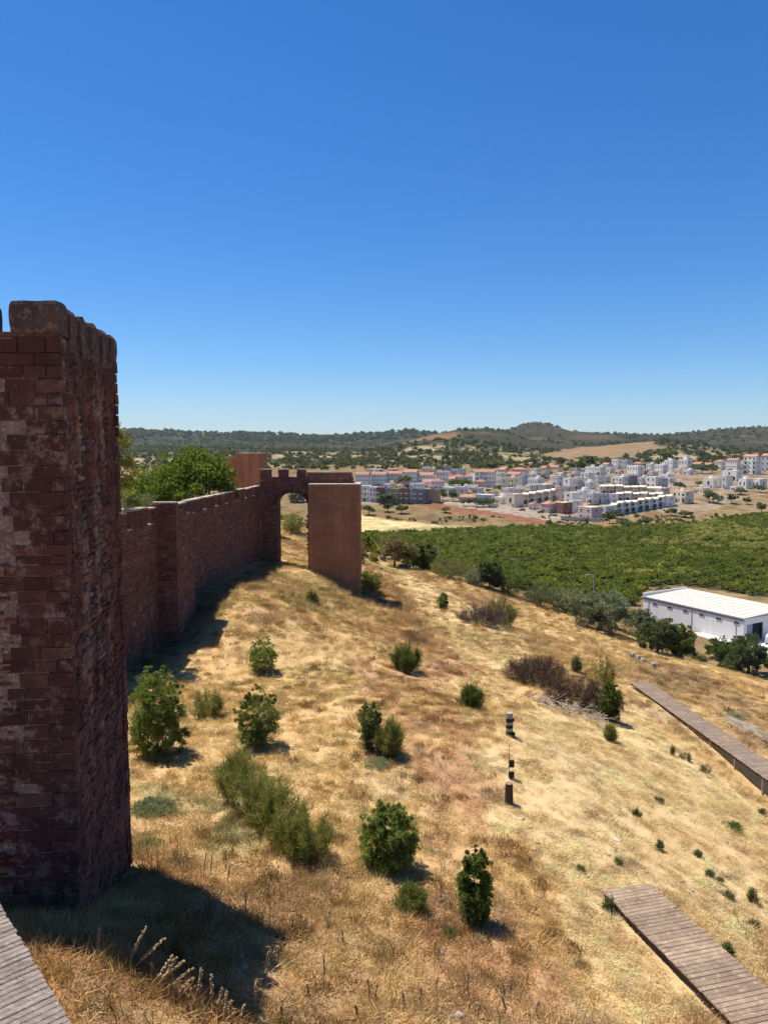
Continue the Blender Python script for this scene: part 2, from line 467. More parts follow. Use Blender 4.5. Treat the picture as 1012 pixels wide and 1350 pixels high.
_azs = np.concatenate([np.linspace(-180, -44, 24)[:-1], np.linspace(-44, -31, 14)[:-1], np.linspace(-31, 31, 430), np.linspace(31, 44, 14)[1:], np.linspace(44, 180, 24)[1:-1]])
_rs = np.concatenate([[.5, 3, 5.5, 7.5], np.geomspace(9, 7000, 620)])
_a, _r = np.meshgrid(np.radians(_azs), _rs)
_gx, _gy = _r * np.sin(_a), _r * np.cos(_a)
_gz = terrain(_gx, _gy)
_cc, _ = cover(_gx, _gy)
_na, _nr = len(_azs), len(_rs)
_i = np.arange(_nr - 1)[:, None] * _na + np.arange(_na)[None]
_j = np.arange(_nr - 1)[:, None] * _na + (np.arange(_na)[None] + 1) % _na
GF = np.stack([_i, _j, _j + _na, _i + _na], axis=-1).reshape(-1, 4)
gm, nt, b = base_mat("ground", .97, .05)
p = _pos(nt)
col = _attr(nt, "tint")
col = _mix(nt, _ramp(nt, _noise(nt, 2.6, 5, .7, p), .3, .7, .2, 0), col, (.17, .10, .05))
col = _mix(nt, _ramp(nt, _noise(nt, 14, 4, .7, p), .45, .7, 0, .38), col, (.62, .47, .27))
col = _mix(nt, _ramp(nt, _noise(nt, 34, 3, .6, p), .5, .66, 0, .4), col, (.12, .07, .04))
# the fine relief only exists close by: fade the fine colour out with distance from the hilltop
far_c = _attr(nt, "tint")
fnear = _mix(nt, .0, col, col)
sep = nt.nodes.new("ShaderNodeVectorMath"); sep.operation = 'LENGTH'; nt.links.new(p, sep.inputs[0])
fd = _ramp(nt, sep.outputs['Value'], 90, 260)
vcol = _mix(nt, _ramp(nt, _noise(nt, .16, 5, .75, p), .40, .62, 0, .5), far_c, (.030, .031, .016))
vcol = _mix(nt, _math(nt, 'MULTIPLY', _ramp(nt, _noise(nt, .45, 3, .7, p), .52, .68, 0, .22), _ramp(nt, sep.outputs['Value'], 1200, 1500, 1, .2)), vcol, (.30, .23, .13))
nt.links.new(_mix(nt, fd, col, vcol), b.inputs['Base Color'])
nt.links.new(_bump(nt, _noise(nt, 11, 5, .75, p), .55, .08), b.inputs['Normal'])
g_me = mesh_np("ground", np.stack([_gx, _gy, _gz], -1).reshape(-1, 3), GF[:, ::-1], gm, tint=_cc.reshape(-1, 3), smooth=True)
tag(link("ground", g_me), kind='structure')

# ------------------------------------------------------------------ masonry
def course_stones(L, ztop, zbot, ch=.26, lens=(.3, .7), gap=.018, proud=(.0, .035), seed=1, pal=None, skip=None, taper=None):
    """stones of a coursed wall face in local (u, out, z): V, F, tint"""
    r = random.Random(seed); V = []; F = []; T = []; n = 0
    z = zbot; k = 0
    while z < ztop - .05:
        h = ch * r.uniform(.8, 1.22)
        u = -r.uniform(0, .4)
        while u < L:
            l = r.uniform(*lens); u0, u1 = max(u, 0), min(u + l, L)
            u += l
            if u1 - u0 < .08: continue
            zm = z + h / 2; um = (u0 + u1) / 2
            if skip and skip(um, zm): continue
            zt = min(z + h, ztop)
            if zt - z < .05: continue
            pr = r.uniform(*proud); g = gap * r.uniform(.5, 1.5)
            a = r.uniform(-.012, .012); i = .018 + r.uniform(0, .012)
            V += [(u0 + g / 2, -.06, z + g / 2), (u1 - g / 2, -.06, z + g / 2), (u1 - g / 2, -.06, zt - g / 2), (u0 + g / 2, -.06, zt - g / 2),
                  (u0 + g / 2 + i, pr + a, z + g / 2 + i), (u1 - g / 2 - i, pr - a, z + g / 2 + i), (u1 - g / 2 - i, pr - a, zt - g / 2 - i), (u0 + g / 2 + i, pr + a, zt - g / 2 - i)]
            F += [(n + 4, n + 5, n + 6, n + 7), (n, n + 1, n + 5, n + 4), (n + 1, n + 2, n + 6, n + 5), (n + 2, n + 3, n + 7, n + 6), (n + 3, n, n + 4, n + 7)]
            c = np.array(r.choice(pal)) * r.uniform(.75, 1.25)
            T += [c] * 8; n += 8
        z += h
    return np.array(V), np.array(F), np.array(T)

def face_to(V, org, ud, nd):
    ud = np.array(ud); nd = np.array(nd)
    return np.array(org) + V[:, :1] * ud + V[:, 1:2] * nd + V[:, 2:3] * np.array([0, 0, 1.0])

PAL_RED = [(.27, .090, .060), (.22, .074, .052), (.31, .115, .074), (.18, .072, .055), (.29, .10, .066), (.37, .17, .105)]
M_STONES = stone_mat("sandstone_courses", None, attr=True, bump=.5)
M_BRICK = stone_mat("sandstone_block", [(.080, .030, .024), (.125, .044, .033), (.15, .053, .039), (.10, .043, .035), (.19, .075, .052), (.13, .048, .036), (.25, .12, .08)], bump=.5)
M_MORTAR = noisy("old_mortar", (.27, .19, .155), (.15, .095, .075), 3.5, .97, (.42, .33, .27), 11, .8, 16)
M_RUBBLE = noisy("wall_core", (.20, .095, .066), (.14, .066, .047), 1.5, .97, (.24, .165, .125), 7, .8, 18)
M_CAP = noisy("lime_coping", (.50, .43, .35), (.33, .26, .20), 2.0, .95, (.22, .17, .13), 9, .5, 20)
def plaster_mat(name, c1, c2, dark):
    m, nt, b = base_mat(name, .95, .1)
    p = _pos(nt); ps = _pos(nt, (.9, .9, .10)); pl = _pos(nt, (.25, .25, 2.6)); pf = _pos(nt, (5, 5, .5))
    col = _mix(nt, _ramp(nt, _noise(nt, .55, 6, .7, p), .32, .68), c1, c2)
    col = _mix(nt, _ramp(nt, _noise(nt, 1.0, 4, .6, pl), .48, .62, 0, .35), col, tuple(v * .7 for v in c2))
    col = _mix(nt, _ramp(nt, _noise(nt, 1.0, 6, .7, ps), .42, .70, 0, .7), col, dark)
    col = _mix(nt, _ramp(nt, _noise(nt, 1.0, 4, .7, pf), .55, .72, 0, .4), col, tuple(v * .8 for v in dark))
    col = _mix(nt, _ramp(nt, _noise(nt, 4, 6, .8, p), .56, .74, 0, .5), col, (.40, .27, .19))
    col = _mix(nt, _ramp(nt, _noise(nt, 13, 4, .8, p), .60, .72, 0, .6), col, (.10, .055, .04))
    nt.links.new(col, b.inputs['Base Color'])
    h = _math(nt, 'ADD', _noise(nt, 9, 6, .8, p), _noise(nt, 1.0, 4, .6, pl))
    nt.links.new(_bump(nt, h, .7, .07), b.inputs['Normal'])
    return m
M_PLASTER = plaster_mat("earth_render", (.46, .215, .105), (.34, .15, .078), (.165, .088, .058))

def rough_box(name, d, cuts, amp, mat, seed=0, nscale=2.5, roundtop=0.0, attr=None):
    """a weathered block standing on z = 0"""
    bm = bmesh.new(); bmesh.ops.create_cube(bm, size=1)
    bmesh.ops.subdivide_edges(bm, edges=bm.edges[:], cuts=cuts, use_grid_fill=True)
    for v in bm.verts:
        q = v.co.copy()
        if roundtop and q.z > .3:
            k = (q.z - .3) / .2
            q.x *= 1 - roundtop * k * k; q.y *= 1 - roundtop * k * k
            q.z -= roundtop * .25 * (abs(q.x) + abs(q.y)) * k
        w = Vector((q.x * d[0], q.y * d[1], (q.z + .5) * d[2]))
        nz = mnoise.noise_vector(w * nscale + Vector((seed * 3.7, seed * 1.3, 0)))
        f = Vector((1, 1, .6)) * amp
        v.co = w + Vector((nz.x * f.x, nz.y * f.y, nz.z * f.z))
    me = bpy.data.meshes.new(name); bm.to_mesh(me); bm.free()
    me.materials.append(mat)
    return me

# brick shapes shared by every single block that can be picked apart
def brick_mesh(seed):
    r = random.Random(seed); V = []
    for yy, ins in ((.5, 0.0), (-.45, 0.0), (-.5, .045)):
        for sx, sz in ((-1, -1), (1, -1), (1, 1), (-1, 1)):
            j = lambda a: r.uniform(-a, a)
            V.append((sx * (.5 - ins * .35 + j(.012)), yy + (j(.03) if yy < -.4 else 0), sz * (.5 - ins * .8 + j(.025))))
    F = [(0, 1, 2, 3)]
    for l in (0, 4):
        for k in range(4):
            a, b_ = l + k, l + (k + 1) % 4
            F.append((a, a + 4, b_ + 4, b_))
    F.append((11, 10, 9, 8))
    F = [f[::-1] for f in F]
    return mesh_np("brick", np.array(V), np.array(F), M_BRICK)
BRICKS = [brick_mesh(s) for s in range(10)]

# ---- the near tower
C0 = np.array((-6.83, 15.8)); UR = np.array((-.084, .9965)); UF = np.array((-.9965, -.084)); NF = np.array((.084, -.9965)); NR = np.array((.9965, .084))
T_BOT, T_TOP, T_CREN = -12.8, 3.08, 2.42
tower = empty("castle_tower", (C0[0] - 1.5, C0[1] + 2.3, -11.5), "tall red sandstone tower rising above the horizon, its streaked right side in shade", "tower")
TL = np.array(tower.location)
ROT_F = math.atan2(-UF[1], -UF[0])
RLEN = 4.42
mb = MB()
def tquad(u0, u1, r0, r1, z0, z1, bag):
    V = []
    for z in (z0, z1):
        for (u, r_) in ((u1, r0), (u0, r0), (u0, r1), (u1, r1)):
            q = C0 + UF * u + UR * r_
            V.append((q[0], q[1], z))
    bag.raw(V, BOXF)
tquad(.12, 4.5, .02, RLEN - .02, T_BOT, T_CREN - .9, mb)
mb.build("core", M_MORTAR, tower, origin=TL)
# parapet and merlons
mb = MB(); tquad(.05, 4.5, .06, .55, T_CREN - .92, T_CREN, mb); tquad(.05, .55, .56, RLEN, T_CREN - .92, T_CREN - .25, mb)
mb.build("parapet", M_RUBBLE, tower, origin=TL)
M_DARKSTONE = noisy("weathered_stone", (.075, .050, .043), (.12, .072, .056), 2.2, .97, (.20, .155, .13), 8, .9, 14)
def t_merlon(u, r_, du, dr, z0, h, seed, rt=.10):
    q = C0 + UF * u + UR * r_
    me = rough_box("merlon", (du, dr, h), 7, .055, M_DARKSTONE, seed, 2.4, rt)
    return link("merlon", me, tower, (q[0] - TL[0], q[1] - TL[1], z0 - TL[2]), (0, 0, ROT_F))
t_merlon(.49, .29, .98, .60, T_CREN - .03, .68, 1, .07)
t_merlon(1.86, .29, 1.0, .55, T_CREN - .03, .66, 2)
for k in range(5):
    t_merlon(.30, .96 + k * .80, .62, .53, T_CREN - .34 - .02 * k, .98, 10 + k, .20)
# blocks one by one: corner quoins, the front face next to the corner, the far edge of the side
r_ = random.Random(5)
z = T_BOT + 1.0; k = 0; nb = 0
def put_brick(u, out_n, along, z0, l, h, deep, proud, ndir, udir):
    """l along the face, deep into the wall"""
    c = C0 + udir * u + ndir * (proud - deep / 2)
    rz = math.atan2(ndir[1], ndir[0]) + math.pi / 2
    o = link("brick", r_.choice(BRICKS), tower, (c[0] - TL[0], c[1] - TL[1], z0 + h / 2 - TL[2]), (r_.uniform(-.012, .012), r_.uniform(-.01, .01), rz), (l, deep, h))
    return o
while z < T_CREN - .3:
    h = .262 * r_.uniform(.68, 1.32)
    zt = min(z + h, T_CREN - .1)
    ql = r_.uniform(.42, .62) if k % 2 else r_.uniform(.24, .34)
    qd = r_.uniform(.28, .36) if k % 2 else r_.uniform(.50, .72)
    ero = r_.uniform(0, .03)
    # quoin: shows on both faces
    c = C0 + UF * (ql / 2 - .015) + UR * (qd / 2 - .015)
    link("brick", r_.choice(BRICKS), tower, (c[0] - TL[0] , c[1] - TL[1], z + h / 2 - TL[2]), (0, 0, ROT_F + r_.uniform(-.015, .015)), (ql + .012, qd + .012, h - .007))
    nb += 1
    u = ql; first = True
    lim = 1.12 if z > -2.5 else (.98 if z > -6 else 1.5)
    lim += r_.uniform(-.2, .2)
    if z > -.5: lim = 1.35
    while u < lim and nb < 240:
        l = r_.uniform(.36, .86)
        if r_.random() > (.05 if u < .7 else .16):
            put_brick(u + l / 2, 0, 0, z, l - r_.uniform(.006, .022), h - r_.uniform(.005, .026), .3, r_.uniform(-.012, .012), NF, UF); nb += 1
        u += l
    if nb < 296:
        l = r_.uniform(.22, .42)
        put_brick(RLEN - l / 2, 0, 0, z, l - .02, h - .02, .3, r_.uniform(.0, .03), NR, UR); nb += 1
    z += h; k += 1
# the rest of the front face: small eroded rubble stones deep in pale mortar, one part
V, F, T = course_stones(3.4, T_CREN - .95, T_BOT, .15, (.14, .42), .055, (-.02, .05), 11, PAL_RED)
keep = []
r2 = random.Random(9)
for s in range(len(V) // 8):
    u = V[s * 8:(s + 1) * 8, 0]; zz = V[s * 8, 2]
    ok = u.min() > (1.05 if -6 < zz < -2.5 else 1.22 if zz <= -2.5 else 1.4) + .1 * math.sin(zz * 9) and r2.random() < .74
    if ok: keep.append(s)
idx = np.concatenate([np.arange(s * 8, s * 8 + 8) for s in keep])
V = V[idx]; T = T[idx]
base5 = np.array([(4, 5, 6, 7), (0, 1, 5, 4), (1, 2, 6, 5), (2, 3, 7, 6), (3, 0, 4, 7)])
F = np.concatenate([base5 + 8 * i for i in range(len(keep))])
W = face_to(V, (C0[0], C0[1], 0), (*UF, 0), (*NF, 0))
tag(link("rubble", mesh_np("rubble", W - TL, F[:, ::-1], M_STONES, tint=T), tower), kind='stuff')
V, F, T = course_stones(1.6, T_CREN - 1.0, T_BOT, .13, (.10, .34), .05, (-.06, -.035), 12, PAL_RED)
V[:, 0] += .3
W = face_to(V, (C0[0], C0[1], 0), (*UF, 0), (*NF, 0))
tag(link("rubble", mesh_np("rubble", W - TL, F[:, ::-1], M_STONES, tint=T), tower), kind='stuff')
# side face: eroded rubble sheet with lime streaks
nu, nz = 90, 420
uu, zz = np.meshgrid(np.linspace(.30, RLEN - .15, nu), np.linspace(T_BOT, T_CREN - .35, nz))
dr = zz * .5 + uu * 1.0
lum = fbm(uu * 1.0 + zz * .45, zz * 1.0, .20, 4, 101) ; lum2 = fbm(uu + zz * .4, zz, .09, 3, 111)
lowf = sstep(1.5, -3.0, zz)
out = -.02 + (.03 + .04 * lowf) * (lum - .5) + (.03 + .03 * lowf) * (lum2 - .5)
W = face_to(np.stack([uu.ravel(), out.ravel(), zz.ravel()], -1), (C0[0], C0[1], 0), (*UR, 0), (*NR, 0))
ii = (np.arange(nz - 1)[:, None] * nu + np.arange(nu - 1)[None]).ravel()
F = np.stack([ii, ii + 1, ii + nu + 1, ii + nu], -1)
pal = np.array((.22, .078, .052)); pale = np.array((.42, .29, .225)); dark = np.array((.07, .045, .038)); rust = np.array((.20, .085, .035))
st = fbm(uu * 1.0, zz * .06, .42, 4, 121); wob = fbm(uu, zz, .5, 4, 131); st2 = fbm(uu, zz * .08, .22, 3, 141)
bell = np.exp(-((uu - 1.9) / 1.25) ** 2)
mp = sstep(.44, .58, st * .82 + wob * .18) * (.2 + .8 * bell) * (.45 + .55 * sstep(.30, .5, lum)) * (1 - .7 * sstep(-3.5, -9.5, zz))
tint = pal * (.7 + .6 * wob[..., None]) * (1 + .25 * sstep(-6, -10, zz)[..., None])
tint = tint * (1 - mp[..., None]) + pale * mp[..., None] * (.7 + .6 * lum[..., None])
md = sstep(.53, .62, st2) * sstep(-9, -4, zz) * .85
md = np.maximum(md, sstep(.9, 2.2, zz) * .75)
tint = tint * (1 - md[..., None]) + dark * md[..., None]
mr = sstep(.16, .05, np.abs(uu - 1.05 - .1 * (wob - .5))) * sstep(-4.2, -2.6, zz) * (1 - sstep(-.6, .6, zz)) * .8
mr = np.maximum(mr, sstep(.1, .03, np.abs(uu - 2.55 - .15 * (wob - .5))) * sstep(-5.5, -3.5, zz) * (1 - sstep(-2, -1, zz)) * .8)
tint = tint * (1 - mr[..., None]) + rust * mr[..., None]
W_SIDE, F_SIDE = W, F
V, F, T = course_stones(RLEN - .55, T_CREN - .5, T_BOT + .5, .135, (.13, .42), .026, (-.03, .045), 71, PAL_RED)
ns = len(V) // 8; us = V[::8, 0] + .15; zs = V[::8, 2] + .06
iu = np.clip(((us - .30 + .35) / (RLEN - .45) * nu).astype(int), 0, nu - 1); iz = np.clip(((zs - T_BOT) / (T_CREN - .35 - T_BOT) * nz).astype(int), 0, nz - 1)
tc = tint[iz, iu] * np.random.default_rng(3).uniform(.7, 1.35, (ns, 1))
kp = np.random.default_rng(4).random(ns) < .80
V[:, 0] += .32 + .02 * np.sin(V[:, 2] * 40); V[:, 2] += .03 * np.sin(V[:, 0] * 9 + V[:, 2] * 3)
V += np.random.default_rng(6).uniform(-1, 1, V.shape) * np.array([.022, .010, .016])
ids = np.where(kp)[0]; idx = (ids[:, None] * 8 + np.arange(8)).ravel()
W2 = face_to(V[idx], (C0[0], C0[1], 0), (*UR, 0), (*NR, 0))
F2 = np.concatenate([base5 + 8 * i for i in range(len(ids))])
tag(link("rubble", mesh_np("rubble", W2 - TL, F2, M_STONES, tint=np.repeat(tc[ids], 8, 0)), tower), kind='stuff')
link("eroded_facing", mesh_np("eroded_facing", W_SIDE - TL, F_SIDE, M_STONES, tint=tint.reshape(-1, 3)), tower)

# ---- curtain wall beyond the tower
MERLON_V = [rough_box("merlon", (1, 1, 1), 3, .02, M_RUBBLE, s, 3.0) for s in range(1)]
def masonry_run(parent, a, b_, ztop, zbot, name, seed, out_sign=1, ch=.24):
    """coursed stones on the face from a to b_ (outside = right of a->b_)"""
    a = np.array(a, float); b_ = np.array(b_, float); L = float(np.linalg.norm(b_ - a)); ud = (b_ - a) / L; nd = np.array((ud[1], -ud[0]))
    V, F, T = course_stones(L, ztop, zbot, ch, (.3, .75), .022, (.0, .03), seed, PAL_RED)
    W = face_to(V, (a[0], a[1], 0), (*ud, 0), (*nd, 0))
    PL = np.array(parent.location)
    return tag(link(name, mesh_np(name, W - PL, F, M_STONES, tint=T), parent), kind='stuff')
def wall_block(bag, a, b_, th, z0, z1):
    a = np.array(a, float); b_ = np.array(b_, float); ud = (b_ - a) / np.linalg.norm(b_ - a); nd = np.array((ud[1], -ud[0]))
    V = []
    for z in (z0, z1):
        for q in (a, b_, b_ - nd * th, a - nd * th): V.append((q[0], q[1], z))
    bag.raw(V, BOXF[:, ::-1])
def merlons(parent, a, b_, pitch, gap, th, z0, h, seed, cap=True, start=0.0):
    r = random.Random(seed)
    a = np.array(a, float); b_ = np.array(b_, float); L = float(np.linalg.norm(b_ - a)); ud = (b_ - a) / L; nd = np.array((ud[1], -ud[0])); rz = math.atan2(ud[1], ud[0])
    PL = parent.location; u = start
    while u < L - .3:
        l = min(pitch * r.uniform(.92, 1.08) - gap, L - u)
        c = a + ud * (u + l / 2) - nd * th / 2
        hh = h * r.uniform(.94, 1.05)
        me = rough_box("merlon", (l, th, hh), 5, .05, M_RUBBLE, seed + int(u * 7), 1.8, .0)
        m = link("merlon", me, parent, (c[0] - PL.x, c[1] - PL.y, z0 - PL.z), (0, 0, rz))
        V, F, T = course_stones(l, hh - .02, .0, .22, (.3, .7), .022, (.03, .06), seed + int(u * 13), PAL_RED)
        W = np.stack([V[:, 0] - l / 2, -th / 2 - V[:, 1], V[:, 2]], -1)
        tag(link("facing", mesh_np("facing", W, F[:, ::-1], M_STONES, tint=T), m), kind='stuff')
        if cap:
            cm = rough_box("coping", (l + .03, th + .06, .10), 4, .025, M_CAP, seed + int(u * 5), 2.5)
            link("coping", cm, m, (0, 0, hh - .03))
            if u + l + gap < L:
                c2 = a + ud * (u + l + gap / 2) - nd * (th / 2 - .03)
                sm = rough_box("sill", (gap + .02, th + .10, .12), 3, .02, M_CAP, seed + int(u * 3), 2.5)  # gap floor in the pale coping colour, its sunlit look put in
                link("sill", sm, parent, (c2[0] - PL.x, c2[1] - PL.y, z0 + .02 - PL.z), (0, 0, rz))
        u += l + gap

W_TOP = -5.20
curtain = empty("curtain_wall", (-16.0, 50, -13.4), "long battlemented red stone curtain wall running from the tower to the arched gateway", "castle wall")
CL = np.array(curtain.location)
A0 = (wall_x(24) + .1, 24.0); A1 = (-15.55, 50.3)
B0 = (-15.35, 54.0); B1 = (-13.75, 82.0)
mb = MB(); wall_block(mb, A0, A1, 2.3, -15.5, W_TOP); wall_block(mb, B0, B1, 2.3, -15.5, W_TOP)
mb.build("core", M_RUBBLE, curtain, origin=CL)
masonry_run(curtain, A0, A1, W_TOP, -15.0, "stone_courses", 21)
masonry_run(curtain, B0, B1, W_TOP, -15.0, "stone_courses", 22)
merlons(curtain, A0, A1, 3.3, .65, .55, W_TOP - .01, 1.16, 31)
merlons(curtain, B0, B1, 3.45, .70, .55, W_TOP - .01, 1.0, 32, start=1.2)
# small turret projecting from the wall
turret = empty("wall_turret", (-15.0, 52.4, -13.6), "square turret stepping forward from the curtain wall before its long straight stretch", "turret")
TTL = np.array(turret.location)
t0, t1, t2, t3 = (-15.85, 50.45), (-14.22, 50.45), (-14.12, 54.5), (-15.75, 54.6)
mb = MB()
V = [(q[0], q[1], z) for z in (-15.5, -4.75) for q in (t0, t1, t2, t3)]
mb.raw(V, BOXF); mb.build("core", M_RUBBLE, turret, origin=TTL)
masonry_run(turret, t0, t1, -4.76, -15.0, "stone_courses", 41)
masonry_run(turret, t1, t2, -4.76, -15.0, "stone_courses", 42)
merlons(turret, (t0[0] + .02, t0[1]), t1, 2.4, .2, .5, -4.76, .98, 51)
merlons(turret, (t1[0], t1[1] + .56), t2, 2.1, .32, .5, -4.76, .88, 52)

# ---- gateway with arch
gate = empty("arched_gateway", (-9.9, 83.5, -13.0), "battlemented gateway with an open round arch joining the wall to the outer tower", "gateway")
GL = np.array(gate.location)
GX0, GX1, GY0, GY1 = -13.72, -3.5, 82.0, 85.3
OX0, OX1, OSP, OTOP = -11.95, -8.48, -6.35, -5.02
oc, orad = (OX0 + OX1) / 2, (OX1 - OX0) / 2
GT = -3.25
mb = MB()
mb.box(((GX0 + OX0) / 2, (GY0 + GY1) / 2, (GT - 15.5) / 2), (OX0 - GX0, GY1 - GY0, GT + 15.5))
mb.box(((GX1 + OX1) / 2, (GY0 + GY1) / 2, (GT - 18.5) / 2), (GX1 - OX1, GY1 - GY0, GT + 18.5))
NA = 18
ax = [oc - orad * math.cos(math.pi * k / NA) for k in range(NA + 1)]
az_ = [OSP + (OTOP - OSP) * math.sin(math.pi * k / NA) for k in range(NA + 1)]
for k in range(NA):
    V = [(x_, y_, z_) for y_ in (GY0, GY1) for x_, z_ in ((ax[k], az_[k]), (ax[k + 1], az_[k + 1]), (ax[k + 1], GT), (ax[k], GT))]
    mb.raw(V, [(0, 1, 2, 3), (7, 6, 5, 4), (0, 4, 5, 1), (2, 6, 7, 3)])
mb.build("core", M_RUBBLE, gate, origin=GL)
def in_arch(u, z):
    x_ = GX0 + u
    if x_ < OX0 - .1 or x_ > OX1 + .1: return False
    if z < OSP: return True
    return ((x_ - oc) / (orad + .42)) ** 2 + ((z - OSP) / (OTOP - OSP + .42)) ** 2 < 1
V, F, T = course_stones(GX1 - GX0, GT, -16.5, .25, (.3, .75), .022, (0, .03), 61, PAL_RED, skip=in_arch)
W = face_to(V, (GX0, GY0, 0), (1, 0, 0), (0, -1, 0))
tag(link("stone_courses", mesh_np("stone_courses", W - GL, F, M_STONES, tint=T), gate), kind='stuff')
V, F, T = course_stones(GY1 - GY0, OSP, -14.5, .25, (.3, .75), .022, (0, .03), 62, PAL_RED)
W = face_to(V, (OX0, GY0, 0), (0, 1, 0), (1, 0, 0))
tag(link("stone_courses", mesh_np("stone_courses", W - GL, F, M_STONES, tint=T), gate), kind='stuff')
for k in range(15):
    t = math.pi * (k + .5) / 15; dx, dz = -math.cos(t), math.sin(t) * (OTOP - OSP) / orad
    c = (oc + (orad + .2) * dx, GY0 + .12, OSP + (orad + .28) * dz)
    link("voussoir", rnd.choice(BRICKS), gate, (c[0] - GL[0], c[1] - GL[1], c[2] - GL[2]), (0, t - math.pi / 2, 0), (.33, .32, .42))
mb = MB()
merl_x = [(-13.1, 1.25), (-11.15, 1.1), (-9.15, 1.0)]
for mx, mw in merl_x:
    me = rough_box("merlon", (mw, .6, .82), 5, .05, M_RUBBLE, int(mx * 10), 2.0)
    m = link("merlon", me, gate, (mx - GL[0], GY0 + .32 - GL[1], GT - .01 - GL[2]))
    link("coping", rough_box("coping", (mw + .04, .66, .10), 4, .025, M_CAP, 3, 2.5), m, (0, 0, .79))
    V, F, T = course_stones(mw, .8, 0, .22, (.25, .5), .02, (.03, .05), int(mx * 31) + 500, PAL_RED)
    tag(link("facing", mesh_np("facing", np.stack([V[:, 0] - mw / 2, -.3 - V[:, 1], V[:, 2]], -1), F[:, ::-1], M_STONES, tint=T), m), kind='stuff')
me = rough_box("parapet", (5.0, .6, .5), 6, .05, M_RUBBLE, 77, 1.6)
pp = link("parapet", me, gate, (-6.05 - GL[0], GY0 + .32 - GL[1], GT - .01 - GL[2]))
link("coping", rough_box("coping", (5.04, .66, .10), 6, .025, M_CAP, 8, 1.5), pp, (0, 0, .47))

# ---- the rendered outer tower, right of the arch
ot = empty("outer_tower", (-5.4, 82.5, -16.0), "plain brown rendered tower block standing on the slope right of the arch", "tower")
me = rough_box("body", (5.56, 5.0, 16.0), 40, .085, M_PLASTER, 5, 1.7)
link("body", me, ot, (0, -.02, -4.0))
link("coping", rough_box("coping", (5.66, 5.1, .13), 10, .03, M_CAP, 6, 1.2), ot, (0, -.02, 11.94))

# ---- tower farther along, behind the big tree
bt = empty("watch_tower", (-20.6, 113.5, -12.0), "small square brown tower rising behind the wall beside the leafy tree", "tower")
me = rough_box("body", (3.6, 3.6, 15.0), 26, .08, M_PLASTER, 9, 1.7)
link("body", me, bt, (0.35, 0, -3.9), (0, 0, math.radians(-9)))
me = rough_box("annex", (1.6, 3.0, 14.4), 12, .05, M_PLASTER, 12, .9)
link("annex", me, bt, (-2.05, .8, -3.9), (0, 0, math.radians(-24)))
link("coping", rough_box("coping", (3.75, 3.75, .16), 8, .03, M_CAP, 4, 1.2), bt, (.35, 0, 11.05), (0, 0, math.radians(-9)))
# ------------------------------------------------------------------ plants
M_LEAF = leaf_mat("leaves", .40)
M_DRY = leaf_mat("dry_stems", .15)
M_LEAF_I = leaf_mat("leaves_far", .15, 'INSTANCER')
M_GRASS_I = leaf_mat("dry_grass_blades", .3, 'INSTANCER')
M_BARK = noisy("bark", (.13, .09, .065), (.07, .05, .038), 4, .95, (.20, .16, .12), 12, .7, 18, stretch=(1, 1, .3))

def unit(v): return v / np.maximum(np.linalg.norm(v, axis=1, keepdims=True), 1e-9)
def leaf_cards(p, d, ln, wd, g):
    """one folded diamond per leaf: base p, axis d"""
    n = len(p)
    s = unit(np.cross(d, g.normal(size=(n, 3))))
    ln = np.asarray(ln).reshape(-1, 1) * np.ones((n, 1)); wd = np.asarray(wd).reshape(-1, 1) * np.ones((n, 1))
    mid = p + d * ln * .45
    V = np.stack([p, mid + s * wd, p + d * ln, mid - s * wd], 1).reshape(-1, 3)
    F = np.arange(n * 4).reshape(n, 4)
    return V, F

def blades(p, d, ln, wd, g):
    """one thin triangle per blade / twig"""
    n = len(p)
    s = unit(np.cross(d, g.normal(size=(n, 3))))
    ln = np.asarray(ln).reshape(-1, 1) * np.ones((n, 1)); wd = np.asarray(wd).reshape(-1, 1) * np.ones((n, 1))
    V = np.stack([p - s * wd, p + s * wd, p + d * ln], 1).reshape(-1, 3)
    return V, np.arange(n * 3).reshape(n, 3)

def sph(n, g): return unit(g.normal(size=(n, 3)))

